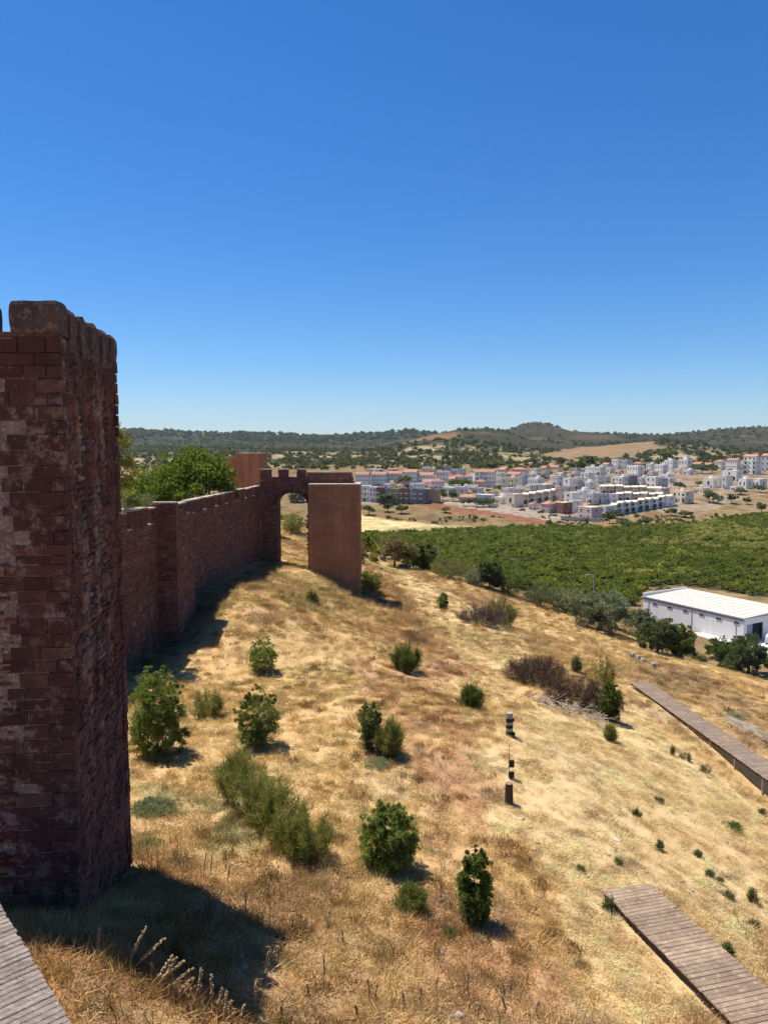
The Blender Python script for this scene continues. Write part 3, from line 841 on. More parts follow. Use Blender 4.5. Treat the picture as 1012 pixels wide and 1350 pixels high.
def crown_mesh(name, ell, nclump, nleaf, ln, wd, cols, seed, csize=.22, up=.25, mat=None, flat=.35, hollow=.55, rag=.12, light=.3):
    """ell: list of (centre, radii). Leaf clumps spread through the volume, leaves fanning out of each clump."""
    g = np.random.default_rng(seed); Vs = []; Fs = []; Ts = []; n0 = 0
    vol = np.array([np.prod(r) ** (2 / 3) for _, r in ell]); pr = vol / vol.sum()
    cols = np.array(cols)
    for (c, r), q in zip(ell, pr):
        c = np.array(c); r = np.array(r); k = max(3, int(nclump * q))
        d = sph(k, g); d[:, 2] = np.where(d[:, 2] < -flat, -d[:, 2] * .6, d[:, 2])
        rad = hollow + (1 - hollow) * g.random((k, 1)) ** .6 + g.normal(size=(k, 1)) * rag
        cc = c + d * r * rad
        m = max(4, int(nleaf * q / k))
        cs = csize * r.mean() * g.uniform(.6, 1.4, (k, 1, 1))
        off = unit(g.normal(size=(k * m, 3))).reshape(k, m, 3) * g.random((k, m, 1)) ** .5
        p = (cc[:, None] + off * cs * np.array([1, 1, .8])).reshape(-1, 3)
        dirs = unit((off + .5 * d[:, None]).reshape(-1, 3) + g.normal(size=(k * m, 3)) * .55 + np.array([0, 0, up]))
        V, F = leaf_cards(p, dirs, ln * g.uniform(.6, 1.35, k * m), wd * g.uniform(.7, 1.3, k * m), g)
        cl = g.uniform(0, 1, (k, 1)) * np.ones((1, m)) * .7 + g.uniform(0, 1, (k, m)) * .3
        cl = cl.reshape(-1)
        ci = cl * (len(cols) - 1); lo = np.clip(ci.astype(int), 0, len(cols) - 2); f = (ci - lo)[:, None]
        t = cols[lo] * (1 - f) + cols[lo + 1] * f
        t = t * g.uniform(.75, 1.25, (k * m, 1))
        Vs.append(V); Fs.append(F + n0); Ts.append(np.repeat(t, 4, 0)); n0 += len(V)
    return mesh_np(name, np.concatenate(Vs), np.concatenate(Fs), mat or M_LEAF, tint=np.concatenate(Ts))

def limb_mesh(name, base_r, trunk_h, tips, seed, n=7, lean=(0, 0), mat=None, link_it=True, parent=None):
    """a tapered trunk that forks into limbs ending at the given tips (local coordinates)"""
    r = random.Random(seed); m = MB()
    top = Vector((lean[0], lean[1], trunk_h))
    m.tube([(0, 0, -.4), (lean[0] * .2 + r.uniform(-.05, .05), lean[1] * .2, trunk_h * .35), (lean[0] * .6, lean[1] * .6 + r.uniform(-.05, .05), trunk_h * .7), top], [base_r * 1.25, base_r, base_r * .85, base_r * .7], n)
    for t in tips:
        t = Vector(t); mid = top.lerp(t, .5) + Vector((r.uniform(-.1, .1), r.uniform(-.1, .1), r.uniform(0, .15))) * (t - top).length
        m.tube([top - Vector((0, 0, base_r * .5)), mid, t], [base_r * .55, base_r * .35, base_r * .1], 5)
    return m.build(name, mat or M_BARK, parent, smooth=True)

GREEN_D = [(.040, .058, .018), (.072, .10, .028), (.115, .15, .045)]
GREEN_B = [(.060, .088, .020), (.115, .155, .036), (.19, .23, .065)]
GREEN_Y = [(.075, .10, .022), (.13, .16, .038), (.20, .22, .06)]
OLIVE_C = [(.060, .070, .044), (.105, .118, .076), (.165, .18, .12)]
BROOM_C = [(.115, .12, .032), (.19, .185, .052), (.28, .255, .09)]
GREY_C = [(.09, .11, .06), (.15, .17, .10), (.22, .24, .15)]
BROWN_C = [(.07, .045, .028), (.13, .085, .05), (.21, .15, .085)]
BRUSH_C = [(.055, .035, .027), (.10, .065, .048), (.16, .11, .08)]

def at_px(px, py, w, h):
    """ground point under the photo pixel, and width / height in metres of w x h pixels seen there"""
    q = G(px, py); dep = q[1] * CP - q[2] * SP
    W = w * dep / FPX; dip = math.atan2(-q[2], q[1])
    return q, W, max((h * dep / FPX - .62 * W * math.sin(dip)) / math.cos(dip), .35 * h * dep / FPX)

def tree(name, px, py, w, h, cols, label, seed, group=None, nleaf=3200, trunk=.22, ln=None, lobes=5, cat="tree", flatb=.3, **kw):
    q, W, H = at_px(px, py, w, h)
    r = random.Random(seed)
    root = empty(name, tuple(q), label, cat, group)
    ch = H * (1 - trunk); cz = H * trunk + ch * .5
    ell = [((0, 0, cz), (W * .40, W * .40, ch * .50))]
    for k in range(lobes):
        a = 2 * math.pi * (k + r.random() * .6) / lobes; rr = W * .27
        ell.append(((math.cos(a) * rr * r.uniform(.7, 1.15), math.sin(a) * rr, cz + ch * r.uniform(-.30, .20)), (W * r.uniform(.20, .28),) * 2 + (ch * r.uniform(.24, .34),)))
    px_m = (q[1] * CP) / FPX
    l_ = ln or max(.09, 2.6 * px_m)
    tips = [tuple(Vector(e[0]) * .9) for e in ell]
    limb_mesh("trunk", max(.06, W * .035), H * trunk + ch * .15, tips, seed, parent=root)
    me = crown_mesh("crown", ell, kw.pop('nclump', 90), int(nleaf * 1.6), l_, l_ * .38, np.array(cols) * 1.7, seed, flat=1.0, csize=.26, **kw)
    link("crown", me, root)
    return root

def bush(name, px, py, w, h, cols, label, seed, nleaf=2600, ln=.11, lobes=4, cat="bush", group=None, up=.35, lean=(0, 0), squat=.5, wide=.42, wd=.36, **kw):
    q, W, H = at_px(px, py, w, h)
    q = q + np.array([0, W * .25, 0]); q[2] = ground(q[0], q[1])
    r = random.Random(seed)
    root = empty(name, tuple(q), label, cat, group)
    ell = [((lean[0] * .6, lean[1] * .6, H * squat * .9), (W * wide * 1.05, W * wide * 1.05, H * .50))]
    for k in range(lobes):
        a = 2 * math.pi * (k + r.random() * .7) / lobes
        ell.append(((math.cos(a) * W * .24 + lean[0] * .5, math.sin(a) * W * .24, H * r.uniform(.2, .62)), (W * r.uniform(.20, .29),) * 2 + (H * r.uniform(.2, .33),)))
    for k in range(14):                       # ragged shoots past the outline
        a = r.uniform(0, 6.28); e_ = r.uniform(.1, 1.4); rr = W * .46
        ell.append(((math.cos(a) * math.cos(e_) * rr + lean[0] * .6, math.sin(a) * math.cos(e_) * rr, H * squat * .9 + math.sin(e_) * H * .5), (W * r.uniform(.05, .10),) * 2 + (H * r.uniform(.08, .16),)))
    m = MB()
    for k in range(7):
        t = ell[k % 5][0]
        m.tube([(r.uniform(-.08, .08), r.uniform(-.08, .08), -.1), (t[0] * .5 + r.uniform(-.1, .1), t[1] * .5, t[2] * .5), (t[0] + r.uniform(-.1, .1), t[1], t[2] * 1.1)], [.022, .016, .006], 5)
    m.build("stem", M_BARK, root)
    if W > .5:                                # dead twigs and old straw round the foot
        g_ = np.random.default_rng(seed + 5); nt_ = 70
        a_ = g_.uniform(0, 6.283, nt_); rr_ = W * g_.uniform(.12, .5, nt_)
        p_ = np.stack([np.cos(a_) * rr_, np.sin(a_) * rr_, g_.uniform(-.03, .05, nt_)], 1)
        d_ = unit(np.stack([np.cos(a_), np.sin(a_), g_.uniform(.1, 1.6, nt_)], 1) + g_.normal(size=(nt_, 3)) * .35)
        V_, F_ = blades(p_, d_, g_.uniform(.15, .42, nt_) * min(1.5, max(.6, W * .6)), .011, g_)
        tw = np.array([(.36, .26, .16)]) * g_.uniform(.4, 1.3, (nt_, 1))
        link("dead_twigs", mesh_np("dead_twigs", V_, F_, M_DRY, tint=np.repeat(tw, 3, 0)), root)
    me = crown_mesh("foliage", ell, kw.pop('nclump', 340), int(nleaf * 5.0), ln * .50, ln * wd * .36, np.array(cols) * 1.55, seed, up=up, hollow=.5, flat=1.0, csize=kw.pop('csize', .17), **kw)
    link("foliage", me, root)
    return root

def spray(name, px, py, w, h, cols, label, seed, n=2600, ln=.35, wd=.010, cat="bush", group=None, spread=.75, nstem=60, offs=None, mat=None, part="foliage", dense=.35, up=.6, leafy=0):
    """feathery, twiggy plant: thin blades fanning off many rising stems"""
    g = np.random.default_rng(seed)
    q, W, H = at_px(px, py, w, h)
    q = q + np.array([0, W * .22, 0]); q[2] = ground(q[0], q[1])
    root = empty(name, tuple(q), label, cat, group)
    a = g.uniform(0, 2 * math.pi, nstem); rr = np.sqrt(g.random(nstem))
    base = np.stack([np.cos(a) * rr * W * .30, np.sin(a) * rr * W * .28, np.full(nstem, -.05)], 1)
    tip = np.stack([np.cos(a) * rr * W * (.30 + spread * .32), np.sin(a) * rr * W * (.3 + spread * .22), H * (1.02 - .62 * rr ** 2.2) * g.uniform(.72, 1.06, nstem)], 1)
    if offs:                                    # one long bush grown from several crowns
        oi = g.integers(0, len(offs), nstem); qq = []
        for (ox_, oy_, sc_) in offs:
            o_ = G(px + ox_, py + oy_); o_ = o_ + np.array([0, W * .22, 0]); o_[2] = ground(o_[0], o_[1]); qq.append((o_ - q, sc_))
        sh = np.array([qq[i][0] for i in oi]); scs = np.array([qq[i][1] for i in oi])[:, None]
        base = base * scs + sh; tip = tip * scs + sh
    k = g.integers(0, nstem, n); t = dense * .3 + (1 - dense * .3) * g.random(n) ** .75
    p = base[k] * (1 - t[:, None]) + tip[k] * t[:, None] + g.normal(size=(n, 3)) * .03 * W
    d = unit(unit(tip[k] - base[k]) * up + g.normal(size=(n, 3)) * .5 + np.array([0, 0, .12]))
    V, F = blades(p, d, ln * g.uniform(.5, 1.2, n), wd * g.uniform(.7, 1.5, n), g)
    cols = np.array(cols); ci = np.clip(.55 * g.random(n) + .45 * (k / nstem), 0, .999) * (len(cols) - 1); lo = ci.astype(int); f = (ci - lo)[:, None]
    T = np.repeat((cols[lo] * (1 - f) + cols[lo + 1] * f) * g.uniform(.75, 1.25, (n, 1)), 3, 0)
    sv, sf = blades(base, unit(tip - base), np.linalg.norm(tip - base, axis=1), .012, g)
    link("stem", mesh_np("stem", sv, sf, M_DRY, tint=np.repeat(np.array([(.10, .07, .045)]), len(sv), 0)), root)
    link(part, mesh_np(part, V, F, mat or M_LEAF, tint=T), root)
    return root

# ---- inside the walls
def inner_tree():
    Y = 71.0; c = P(240, 640, Y)
    gz = ground(c[0] - 2.5, Y)
    root = empty("leafy_tree", (c[0], Y, gz), "large bright green spreading tree behind the curtain wall", "tree")
    def L(px, py, dy=0.0): q = P(px, py, Y + dy); return (q[0] - c[0], q[1] - Y, q[2] - gz)
    s = Y / FPX
    ell = [(L(258, 636), (42 * s, 3.4, 40 * s)), (L(278, 642, .2), (28 * s, 2.2, 30 * s)), (L(225, 640, .5), (34 * s, 2.8, 30 * s)), (L(196, 650, .8), (28 * s, 2.4, 28 * s)),
           (L(262, 615, .3), (34 * s, 2.4, 22 * s)), (L(205, 668, -1), (32 * s, 2.4, 22 * s)), (L(286, 632, 1), (14 * s, 1.5, 18 * s)), (L(180, 665, 1.5), (22 * s, 2.2, 24 * s)), (L(240, 660, -2.2), (34 * s, 2.0, 26 * s))]
    limb_mesh("trunk", .34, 2.6, [tuple(Vector(e[0]) * .95) for e in ell], 3, parent=root)
    link("crown", crown_mesh("crown", ell, 300, 26000, .26, .085, [(.045, .078, .012), (.080, .14, .018), (.14, .215, .035)], 3, csize=.28, hollow=.62, up=.35), root)
inner_tree()
def shade_tree():
    Y = 47.0; c = P(150, 640, Y); gz = ground(c[0], Y)
    root = empty("yellowing_tree", (c[0], Y, gz), "yellow green tree partly hidden behind the near tower's right edge", "tree")
    s = Y / FPX
    def L(px, py, dy=0.0): q = P(px, py, Y + dy); return (q[0] - c[0], q[1] - Y, q[2] - gz)
    ell = [(L(140, 600), (30 * s, 1.5, 40 * s)), (L(155, 625), (22 * s, 1.2, 30 * s)), (L(150, 585), (20 * s, 1.1, 24 * s)), (L(158, 650), (18 * s, 1.1, 26 * s)), (L(120, 640), (40 * s, 1.8, 40 * s))]
    limb_mesh("trunk", .2, 4.0, [tuple(Vector(e[0]) * .95) for e in ell], 4, parent=root)
    link("crown", crown_mesh("crown", ell, 90, 7000, .16, .05, [(.10, .09, .02), (.19, .18, .035), (.30, .26, .06)], 4, csize=.3), root)
shade_tree()
def wall_shrub():
    Y = 53.0; c = P(186, 662, Y); gz = ground(-19.5, Y)
    root = empty("grey_shrub", (c[0] - .2, Y, gz), "grey green shrub showing above the wall top below the leafy tree", "bush")
    s = Y / FPX
    def L(px, py, dy=0.0): q = P(px, py, Y + dy); return (q[0] - c[0] + .2, q[1] - Y, q[2] - gz)
    ell = [(L(190, 668), (22 * s, 1.0, 16 * s)), (L(172, 668), (20 * s, 1.0, 18 * s)), (L(180, 660), (12 * s, .8, 12 * s))]
    limb_mesh("stem", .07, 1.5, [tuple(Vector(e[0]) * .9) for e in ell], 4, parent=root)
    link("foliage", crown_mesh("foliage", ell, 50, 3800, .12, .035, GREY_C, 14, csize=.3, hollow=.3), root)
wall_shrub()

# ---- on the slope
bush("green_bush", 203, 1000, 76, 128, GREEN_B, "tall dark green bush hugging the near tower's right edge", 101, 9000, .15, 6)
bush("green_bush", 345, 890, 42, 50, GREEN_B, "small vivid green bush beside the shadow of the curtain wall", 102, 3000, .14, 4)
bush("green_bush", 338, 990, 62, 86, GREEN_D, "dark green bush with dead sticks poking out beside the feathery broom", 103, 5200, .13, 5)
spray("broom_bush", 318, 1062, 74, 84, BROOM_C, "long low feathery broom bush running diagonally downhill, the biggest on the slope", 104, 17000, .34, .009, nstem=150, offs=[(0, 0, 1.0), (22, 22, 1.0), (48, 48, .92), (74, 72, .95), (88, 84, .8), (-8, -18, .75)])
spray("broom_bush", 270, 948, 44, 46, BROOM_C, "small olive tuft of broom between two dark green bushes", 106, 2400, .34, .011)
bush("green_bush", 510, 1152, 86, 104, [(.055, .078, .018), (.115, .15, .032), (.20, .225, .06)], "rounded bright green bush with dead twigs at its foot, mid slope", 107, 8500, .13, 6)
spray("broom_bush", 543, 1207, 46, 48, GREEN_Y, "small yellowish green tuft just below the rounded bright bush", 108, 2600, .22, .008)
bush("green_bush", 628, 1224, 44, 100, [(.032, .05, .013), (.065, .095, .02), (.12, .155, .04)], "upright column shaped dark green bush casting a short black shadow", 109, 5200, .12, 3, squat=.52, wide=.48)
bush("leaning_shrub", 486, 992, 32, 62, GREEN_D, "narrow dark shrub leaning left, widest at its top", 110, 3000, .13, 2, lean=(.1, 0), squat=.62, wide=.44)
spray("broom_bush", 514, 1000, 42, 58, BROOM_C, "rounded green broom bush touching the narrow leaning shrub", 111, 4200, .36, .011)
spray("broom_bush", 535, 887, 42, 44, [(.035, .055, .014), (.065, .088, .02), (.10, .11, .035)], "isolated round green bush on the slope above the leaning shrub", 112, 4200, .42, .015)
spray("broom_bush", 622, 936, 34, 40, [(.032, .055, .014), (.060, .09, .02), (.09, .11, .03)], "small dense green tuft left of the striped post", 113, 3600, .34, .013)
bush("pine_sapling", 584, 804, 15, 25, [(.03, .06, .012), (.05, .10, .018), (.07, .13, .03)], "little bright green conifer sapling standing alone on the pale track", 114, 1500, .2, 2, cat="tree", squat=.42, wide=.40)
spray("small_bush", 411, 798, 16, 22, [(.05, .06, .025), (.08, .09, .035), (.11, .12, .05)], "tiny grey green bush on the ridge below the outer tower", 115, 1200, .36, .02)
bush("small_bush", 489, 782, 32, 32, BROOM_C, "dusty green bush growing right of the outer tower's foot", 116, 2400, .26, 4)
bush("small_bush", 492, 742, 14, 14, BROOM_C, "tiny round bush at the top of the pale track", 117, 700, .28, 3)
bush("green_bush", 806, 953, 30, 54, [(.016, .024, .008), (.03, .046, .013), (.05, .07, .02)], "dark shrub at the head of the raised boardwalk", 118, 3200, .18, 3, squat=.5, wide=.46)
spray("thin_sapling", 793, 912, 36, 60, [(.10, .10, .03), (.16, .14, .045), (.24, .19, .07)], "thin yellowish sapling rising behind the dark shrub", 119, 1500, .5, .016, cat="tree", spread=.9, nstem=22)
spray("small_bush", 805, 978, 16, 24, BROOM_C, "little green tuft below the dark shrub", 120, 1300, .34, .016)
spray("small_bush", 760, 887, 13, 24, [(.06, .075, .04), (.10, .12, .06), (.14, .15, .08)], "lone grey green seedling between the brush and the olive trees", 121, 900, .5, .02)
# low weeds in the trampled grass: each its own plant
WEEDS = [(840, 1078, 12, 18), (968, 1097, 28, 13), (935, 1157, 14, 12), (993, 1192, 20, 26), (994, 1225, 16, 14), (870, 1122, 12, 18), (957, 1262, 24, 26), (886, 996, 9, 18), (905, 1003, 20, 16),
         (930, 1020, 20, 18), (805, 1203, 22, 26), (960, 940, 20, 12), (920, 1130, 10, 10), (1005, 1075, 12, 14), (815, 1140, 12, 8), (960, 1185, 14, 12), (868, 1058, 12, 10), (765, 1150, 10, 8), (975, 950, 30, 14), (872, 905, 18, 9), (890, 935, 22, 12), (948, 1165, 10, 10)]
MARKS = [(671, 970, "striped post"), (670, 1059, "thick brown post"), (795, 1172, "lower boardwalk's left far corner"), (866, 1166, "lower boardwalk's right far corner"), (829, 899, "raised boardwalk's far end"), (960, 1000, "raised boardwalk's middle"), (968, 1097, "flat dark weed mat"), (957, 1262, "spindly weed by the lower boardwalk"), (811, 1107, "lone whitish stone"), (628, 1224, "column shaped bush"), (543, 1207, "small yellowish green tuft"),
         (398, 1140, "long broom bush"), (510, 1152, "rounded bright green bush"), (510, 1340, "bottom edge of the grass slope"), (380, 1260, "shadow's right tip"), (260, 1150, "tower shadow's upper edge")]
def near_mark(what, x_, y_, c={}):
    mx, my, ml = min(MARKS, key=lambda m_: math.hypot(m_[0] - x_, m_[1] - y_))
    dx, dy = x_ - mx, y_ - my
    d_ = ("right of" if dx > 0 else "left of") if abs(dx) > abs(dy) else ("in front of" if dy > 0 else "behind")
    s_ = f"{what} {d_} the {ml}"; k_ = c[s_] = c.get(s_, 0) + 1
    return s_ if k_ == 1 else f"{what}, {['second', 'third', 'fourth', 'fifth', 'sixth', 'seventh'][min(k_ - 2, 5)]} one {d_} the {ml}"
for i, (x_, y_, w_, h_) in enumerate(WEEDS):
    lab = {1: "flat dark green mat of weed in the pale grass above the lower boardwalk", 6: "spindly leafy weed rising at the right edge of the lower boardwalk",
           10: "grass tuft growing over the far end of the lower boardwalk", 18: "broad patch of low weeds between the raised boardwalk and the grey slab"}.get(i, near_mark("small grey green weed", x_, y_) if i not in (1, 6, 10, 18) else "")
    if i in (1, 18):
        bush("weed", x_, y_, w_, h_ * 1.2, GREEN_D if i == 1 else GREY_C, lab, 300 + i, 700, .09, 3, cat="weed")
    else:
        spray("weed", x_, y_, w_ * .8, h_ * .8, [(.07, .085, .035), (.12, .135, .065), (.18, .185, .10)], lab, 300 + i, 420, .2, .011, cat="weed", nstem=16, spread=.8, group=None if i in (6, 10) else "weeds in the trampled grass")
bush("grey_herb", 198, 1075, 62, 22, GREY_C, "pale silvery herb patch at the sunny foot of the near tower", 141, 2600, .10, 5, cat="herb", csize=.3)
bush("grey_herb", 192, 1122, 46, 16, [(.13, .15, .05), (.20, .20, .08), (.28, .26, .12)], "yellowish herb patch just above the tower's big shadow", 142, 1600, .09, 4, cat="herb")
bush("grey_herb", 498, 1014, 40, 16, [(.13, .15, .08), (.19, .21, .12), (.26, .27, .17)], "low sage coloured herb mat in front of the leaning shrub", 143, 900, .09, 4, cat="herb")
spray("grey_herb", 590, 1240, 22, 20, GREEN_Y, "tiny green tuft left of the column shaped bush's shadow", 144, 500, .14, .008, cat="herb", nstem=14)

# ---- dead brush and cut branches
spray("brush_heap", 708, 905, 78, 52, BRUSH_C, "large heap of dark purplish brown dead brush above the cut branches", 151, 7000, .55, .012, cat="brush", mat=M_DRY, part="twigs", up=.25, spread=.9)
spray("brush_heap", 762, 936, 74, 56, [(.05, .032, .025), (.09, .058, .043), (.15, .10, .07)], "dark dead brush lying right of the pale cut branches", 152, 6000, .5, .012, cat="brush", mat=M_DRY, part="twigs", up=.2, spread=.9)
spray("brush_heap", 636, 826, 62, 34, [(.07, .05, .04), (.12, .09, .07), (.17, .13, .10)], "grey brown dead brush beside the conifer sapling", 153, 3600, .6, .018, cat="brush", mat=M_DRY, part="twigs", up=.25, spread=.9)
spray("brush_heap", 662, 826, 42, 46, [(.08, .08, .03), (.12, .11, .045), (.18, .15, .07)], "dull olive broom standing right of the grey brown brush", 154, 3000, .6, .018, cat="bush")
def branch_pile():
    q, W, H = at_px(742, 938, 92, 50)
    root = empty("branch_pile", tuple(q), "pile of bleached cut branches on the slope before dark brush", "branches")
    r = random.Random(77)
    M_BL = noisy("bleached_wood", (.46, .38, .29), (.30, .23, .16), 5, .9, (.60, .52, .42), 14)
    for k in range(70):
        t = r.random(); x0 = (t - .5) * W * .9 + r.uniform(-.3, .3); y0 = -(t - .5) * W * .55 + r.uniform(-.9, .9)
        a = r.gauss(-.5, .7); l = r.uniform(.5, 1.7); z0 = r.uniform(.0, .55) * (1 - abs(t - .5))
        d = Vector((math.cos(a), math.sin(a), r.uniform(-.25, .35)))
        s0 = Vector((x0, y0, 0)); s0.z = ground(q[0] + x0, q[1] + y0) - q[2] + z0 + .05
        m = MB(); mid = s0 + d * l * .5 + Vector((r.uniform(-.15, .15), r.uniform(-.15, .15), r.uniform(-.05, .15)))
        rd = r.uniform(.018, .042)
        m.tube([s0, mid, s0 + d * l], [rd, rd * .8, rd * .35], 5)
        for j in range(2):
            e = mid + Vector((r.uniform(-.4, .4), r.uniform(-.4, .4), r.uniform(.05, .4)))
            m.tube([mid, e], [rd * .6, rd * .2], 4)
        m.build("branch", M_BL, root)
branch_pile()

# ---- tall dry flower stalks in and round the tower's shadow
M_STALK = noisy("dry_stalk", (.40, .28, .15), (.22, .14, .08), 9, .95, (.55, .42, .26), 30)
def stalk(px, py, tx, ty, label, group, seed, thick=1.0):
    """from the ground pixel to the tip pixel, leaning as the photo shows"""
    q = G(px, py); tip = P(tx, ty, q[1] - .05)
    r = random.Random(seed)
    root = empty("dry_stalk", tuple(q), label, "stalk", group)
    b0 = Vector((0, 0, -.05)); t1 = Vector(tip - q); L_ = t1.length
    mid = b0.lerp(t1, .5) + Vector((r.uniform(-.05, .05), r.uniform(-.05, .05), -.04 * L_))
    m = MB(); m.tube([b0, mid, t1], [.011 * thick, .010 * thick, .005 * thick], 5)
    m.build("stem", M_STALK, root)
    m = MB(); n = 30
    for k in range(n):
        t = .45 + .55 * k / n; c = b0.lerp(mid, t * 2) if t < .5 else mid.lerp(t1, t * 2 - 1)
        a = r.uniform(0, 6.28); rr = .022 * thick * (1.25 - t * .5)
        m.box(c + Vector((math.cos(a) * rr, math.sin(a) * rr, 0)), (.022 * thick, .022 * thick, .03 * thick), Euler((r.random(), r.random(), a)).to_matrix())
    m.build("seed_head", M_STALK, root)
LIT = [(167, 1278, 192, 1222), (168, 1280, 218, 1236), (198, 1306, 232, 1262), (200, 1302, 243, 1266), (205, 1306, 254, 1276), (222, 1318, 256, 1288), (230, 1318, 258, 1300), (195, 1300, 228, 1260)]
for i, a in enumerate(LIT):
    stalk(*a, ["first", "second", "third", "fourth", "fifth", "sixth", "seventh", "eighth"][sorted(LIT).index(a)] + " leaning pale flower stalk from the tower along the shadow's edge", "leaning pale stalks", 200 + i, 1.15)
UP = [(127, 1262, 131, 1222), (198, 1292, 199, 1270), (264, 1325, 266, 1276), (277, 1336, 279, 1284), (285, 1338, 294, 1302), (302, 1345, 305, 1318), (315, 1345, 322, 1324), (349, 1290, 354, 1254), (364, 1276, 366, 1246), (337, 1338, 338, 1292), (292, 1346, 299, 1305), (325, 1330, 327, 1300), (371, 1345, 372, 1318)]
for i, a in enumerate(UP):
    stalk(*a, ["first", "second", "third", "fourth", "fifth", "sixth", "seventh", "eighth", "ninth", "tenth", "eleventh", "twelfth", "thirteenth"][sorted(UP).index(a)] + " upright dry stalk counted from the tower across its big shadow", "upright stalks in the shadow", 230 + i, 1.0)
DARK = [(268, 1162, 272, 1124), (276, 1162, 280, 1128), (240, 1160, 243, 1128), (352, 1190, 354, 1160), (322, 1222, 324, 1176), (425, 1300, 426, 1258), (484, 1320, 484, 1290), (496, 1325, 497, 1296), (532, 1338, 530, 1306), (556, 1330, 556, 1300), (662, 1320, 662, 1294), (672, 1318, 673, 1290), (665, 1340, 661, 1312), (708, 1345, 709, 1318), (575, 1310, 577, 1288), (470, 1345, 468, 1325),
        (385, 1230, 386, 1205), (450, 1250, 450, 1224), (405, 1320, 404, 1296), (300, 1165, 303, 1140), (630, 1345, 632, 1322), (695, 1300, 696, 1280)]
for i, a in enumerate(DARK):
    stalk(*a, near_mark("thin dark dry stalk", a[0], a[1]), "dark stalks in the sunny grass", 260 + i, .85)

# ---- trees along the foot of the slope
tree("olive_tree", 790, 830, 92, 64, OLIVE_C, "widest grey green olive tree, at the foot of the slope left of the white warehouse", 161, nleaf=9000, trunk=.10, lobes=7, nclump=110)
tree("olive_tree", 645, 776, 34, 44, [(.018, .024, .013), (.034, .044, .024), (.055, .065, .04)], "dark rounded olive tree standing alone left of the middle street lamp", 162, nleaf=4200, trunk=.06, lobes=4)
tree("olive_tree", 866, 860, 50, 58, [(.02, .03, .015), (.04, .055, .028), (.07, .085, .045)], "dark olive tree directly before the warehouse's long wall", 163, nleaf=5200, trunk=.10, lobes=5)
tree("yellow_green_tree", 898, 868, 40, 48, [(.035, .05, .014), (.07, .09, .024), (.12, .135, .04)], "yellow green tree touching the dark olive before the warehouse", 164, nleaf=4200, trunk=.16, lobes=4)
tree("olive_tree", 846, 838, 26, 36, OLIVE_C, "small olive tree at the warehouse's left corner", 165, nleaf=2600, trunk=.08, lobes=3)
tree("olive_tree", 986, 888, 58, 58, [(.018, .028, .014), (.036, .05, .026), (.06, .075, .042)], "dark olive tree below the warehouse's open doorway", 166, nleaf=6000, trunk=.10, lobes=5)
tree("green_tree", 952, 868, 42, 34, [(.025, .042, .014), (.045, .072, .02), (.075, .105, .035)], "low green tree between the warehouse apron and the dark olive", 167, nleaf=3000, trunk=.08, lobes=4)
tree("green_tree", 556, 752, 40, 46, [(.022, .034, .014), (.04, .056, .022), (.065, .08, .035)], "dark green tree by the left street lamp", 168, nleaf=3800, trunk=.08, lobes=4)
tree("dry_tree", 520, 748, 46, 46, BROWN_C, "half bare brownish tree left of the dark green tree", 169, nleaf=2200, trunk=.2, lobes=4, hollow=.2)
tree("dry_tree", 538, 750, 34, 38, [(.09, .07, .03), (.14, .11, .05), (.2, .16, .08)], "thin brownish tree touching the dark green tree's left side", 170, nleaf=1600, trunk=.2, lobes=3, hollow=.2)
bush("hedge_bush", 594, 764, 56, 34, [(.08, .075, .035), (.12, .11, .055), (.17, .15, .08)], "dull brownish scrub bush between the two lamps", 171, 2600, .3, 5)
bush("hedge_bush", 626, 772, 32, 26, GREY_C, "grey scrub bush touching the lone dark olive's left side", 172, 1600, .3, 4)
bush("hedge_bush", 674, 786, 38, 38, [(.06, .08, .02), (.10, .12, .035), (.15, .16, .06)], "yellow green bush right of the lone dark olive", 173, 2200, .3, 4)
bush("hedge_bush", 712, 800, 44, 34, [(.06, .07, .035), (.10, .11, .06), (.14, .15, .09)], "grey green scrub below the middle street lamp", 174, 2400, .3, 4)
bush("hedge_bush", 742, 808, 36, 38, GREY_C, "pale grey scrub at the left side of the widest olive", 175, 2200, .3, 4)
bush("hedge_bush", 834, 838, 26, 34, [(.08, .085, .03), (.12, .12, .05), (.17, .16, .08)], "olive brown bush in the gap right of the widest olive", 176, 1600, .28, 4)
bush("hedge_bush", 470, 742, 36, 34, BROWN_C, "brownish scrub beside the outer tower's right edge", 177, 1600, .34, 4)
bush("hedge_bush", 925, 874, 30, 14, [(.08, .09, .045), (.12, .12, .06), (.17, .15, .09)], "low scrub at the foot of the warehouse apron", 178, 1200, .24, 4)
bush("hedge_bush", 384, 702, 34, 26, BROOM_C, "olive green bush seen through the gateway arch", 179, 1500, .34, 4)
bush("hedge_bush", 760, 803, 24, 22, OLIVE_C, "small dark scrub behind the widest olive's left shoulder", 180, 1000, .28, 3)
tree("olive_tree", 392, 662, 24, 14, OLIVE_C, "distant dark tree seen in the top of the gateway arch", 181, nleaf=900, trunk=.1, lobes=3)

